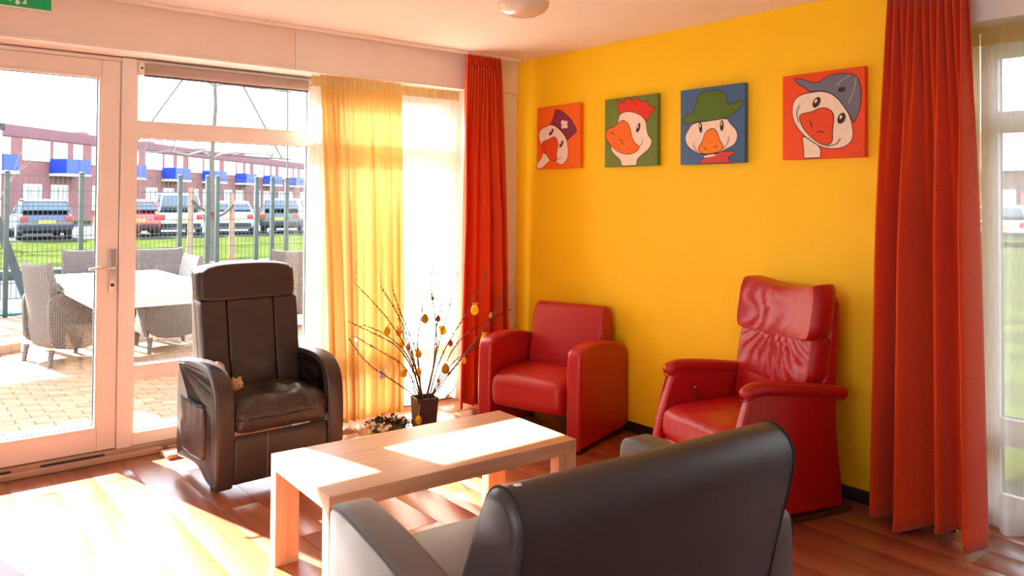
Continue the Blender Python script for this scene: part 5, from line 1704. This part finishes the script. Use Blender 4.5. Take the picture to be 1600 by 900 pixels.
# ---- parked cars
def car(label, x, y, rz, col, L=4.15, Wd=1.74, Ht=1.48, estate=True):
    t = thing('car', label, 'car', (x, y, -0.02), rz, 'cars parked beyond the lawn')
    paint = plain('car_paint', col, 0.22, var=0.02, coat=0.6)
    h = L / 2
    low = chaikin([(-h, 0.34), (-h - 0.02, 0.62), (-h + 0.06, 0.90), (-h + 0.5, 0.97), (h - 1.5, 0.94), (h - 0.35, 0.80), (h - 0.02, 0.62), (h, 0.34), (h - 0.3, 0.20), (-h + 0.3, 0.20)], 2)
    g = G().slab(low, -Wd / 2, Wd / 2, 0.16, 4)
    g.obj('body', paint, t)
    rear = -h + (0.12 if estate else 0.75)
    cab = chaikin([(rear, 0.92), (rear + 0.22, Ht - 0.16), (rear + 0.45, Ht - 0.05), (h - 2.2, Ht), (h - 1.85, Ht - 0.08), (h - 1.15, 0.92)], 2)
    def nar(g_, k=0.22):
        g_.v = [(x_ * (1 - k * max(0, (z - 0.9) / (Ht - 0.9))), y_, z) for x_, y_, z in g_.v]
        return g_
    c = nar(G().slab(cab, -Wd / 2 + 0.06, Wd / 2 - 0.06, 0.05, 3)).obj('cabin_glass', M['car_glass'], t)
    rfp = chaikin([(rear + 0.24, Ht - 0.12), (rear + 0.45, Ht - 0.035), (h - 2.2, Ht + 0.015), (h - 1.88, Ht - 0.06), (h - 2.2, Ht - 0.07), (rear + 0.5, Ht - 0.11)], 2)
    nar(G().slab(rfp, -Wd / 2 + 0.055, Wd / 2 - 0.055, 0.03, 3)).obj('roof', paint, t)
    for s in (-1, 1):
        for (ya, yb_) in ((rear + 0.02, rear + 0.30), (h - 2.05, h - 1.9)):
            pl = G()
            xx = Wd / 2 - 0.062
            pl.tube([(s * xx, ya, 0.92), (s * xx * 0.80, yb_, Ht - 0.09)], 0.035, 6)
            pl.obj('pillar', paint, t)
        G().box((s * (Wd / 2 - 0.17) - 0.12, -h - 0.025, 0.66), (s * (Wd / 2 - 0.17) + 0.12, -h + 0.10, 0.86), 0.02).obj('tail_light', M['tail'], t)
        G().box((s * (Wd / 2 + 0.06) - 0.07, h - 1.62, 0.92), (s * (Wd / 2 + 0.06) + 0.05, h - 1.50, 1.04), 0.02).obj('mirror', paint, t)
        for yy in (-h + 0.75, h - 0.80):
            wx = s * (Wd / 2 - 0.09)
            w_ = G().lathe([(0.19, -0.10), (0.30, -0.10), (0.315, -0.06), (0.315, 0.06), (0.30, 0.10), (0.19, 0.10)], (wx, yy, 0.315), 24, 'X').obj('wheel', M['tyre'], t)
            G().lathe([(0.0, -0.085), (0.19, -0.10), (0.19, 0.10), (0.0, 0.085)], (wx, yy, 0.315), 20, 'X').obj('rim', M['rim'], w_)
    G().box((-0.26, -h - 0.030, 0.60), (0.26, -h + 0.02, 0.71), 0.005).obj('number_plate', M['plate'], t)
    G().box((-Wd / 2 + 0.12, -h - 0.03, 0.34), (Wd / 2 - 0.12, -h + 0.1, 0.50), 0.03).obj('bumper', M['tyre'], t)
    return t
car('dark blue hatchback seen from behind at the far left', 1.05, 29.6, -0.02, (0.02, 0.03, 0.06, 1))
car('red car half hidden by the door frame', 4.2, 30.2, 0.0, (0.40, 0.03, 0.03, 1))
car('pale silver van-like car left of the tree stakes', 6.3, 30.9, -0.15, (0.55, 0.58, 0.62, 1), 4.3, 1.78, 1.75)
car('light blue saloon car seen between the tree stakes', 8.75, 30.6, -0.35, (0.40, 0.47, 0.56, 1), 4.4, 1.76, 1.42, False)
car('dark green estate car behind the green fence posts', 11.2, 30.4, -0.55, (0.03, 0.05, 0.05, 1), 4.3, 1.76, 1.55)
car('white car far off through the side window voile', 29.6, 6.6, -1.3, (0.75, 0.75, 0.75, 1))

# ---- through the side window: a far house row and a hedge
fh = thing('far_house', 'hazy brown house row far off through the side window', 'building', (46.0, 9.0, -0.05))
G().box((0, -16, 0), (8, 10, 3.4)).obj('wall', M['brick_wall'], fh, smooth=False)
g = G().add([(-0.4, -16.4, 3.4), (8.4, -16.4, 3.4), (8.4, 10.4, 3.4), (-0.4, 10.4, 3.4), (4, -16.4, 6.0), (4, 10.4, 6.0)], [(0, 1, 2, 3), (0, 3, 5, 4), (1, 4, 5, 2), (0, 4, 1), (3, 2, 5)])
g.obj('roof', M['roof_band'], fh, smooth=False)
for k in range(7):
    f = G().box((-0.05, -15 + k * 3.5, 1.0), (-0.01, -13.4 + k * 3.5, 2.4)).obj('window', M['far_glass'], fh, smooth=False)
hg = thing('hedge', 'long low hedge across the lawn outside the side window', 'hedge', (36.0, 2.0, -0.05))
G().pad((0, 0, 0.6), (0.7, 14, 0.6), 5, 24, lambda q, u: (q[0] + 0.15 * noise.noise(Vector(q) * 1.3), q[1], max(0, q[2] + 0.12 * noise.noise(Vector(q) * 1.7)))).obj('foliage', M['hedge'], hg)
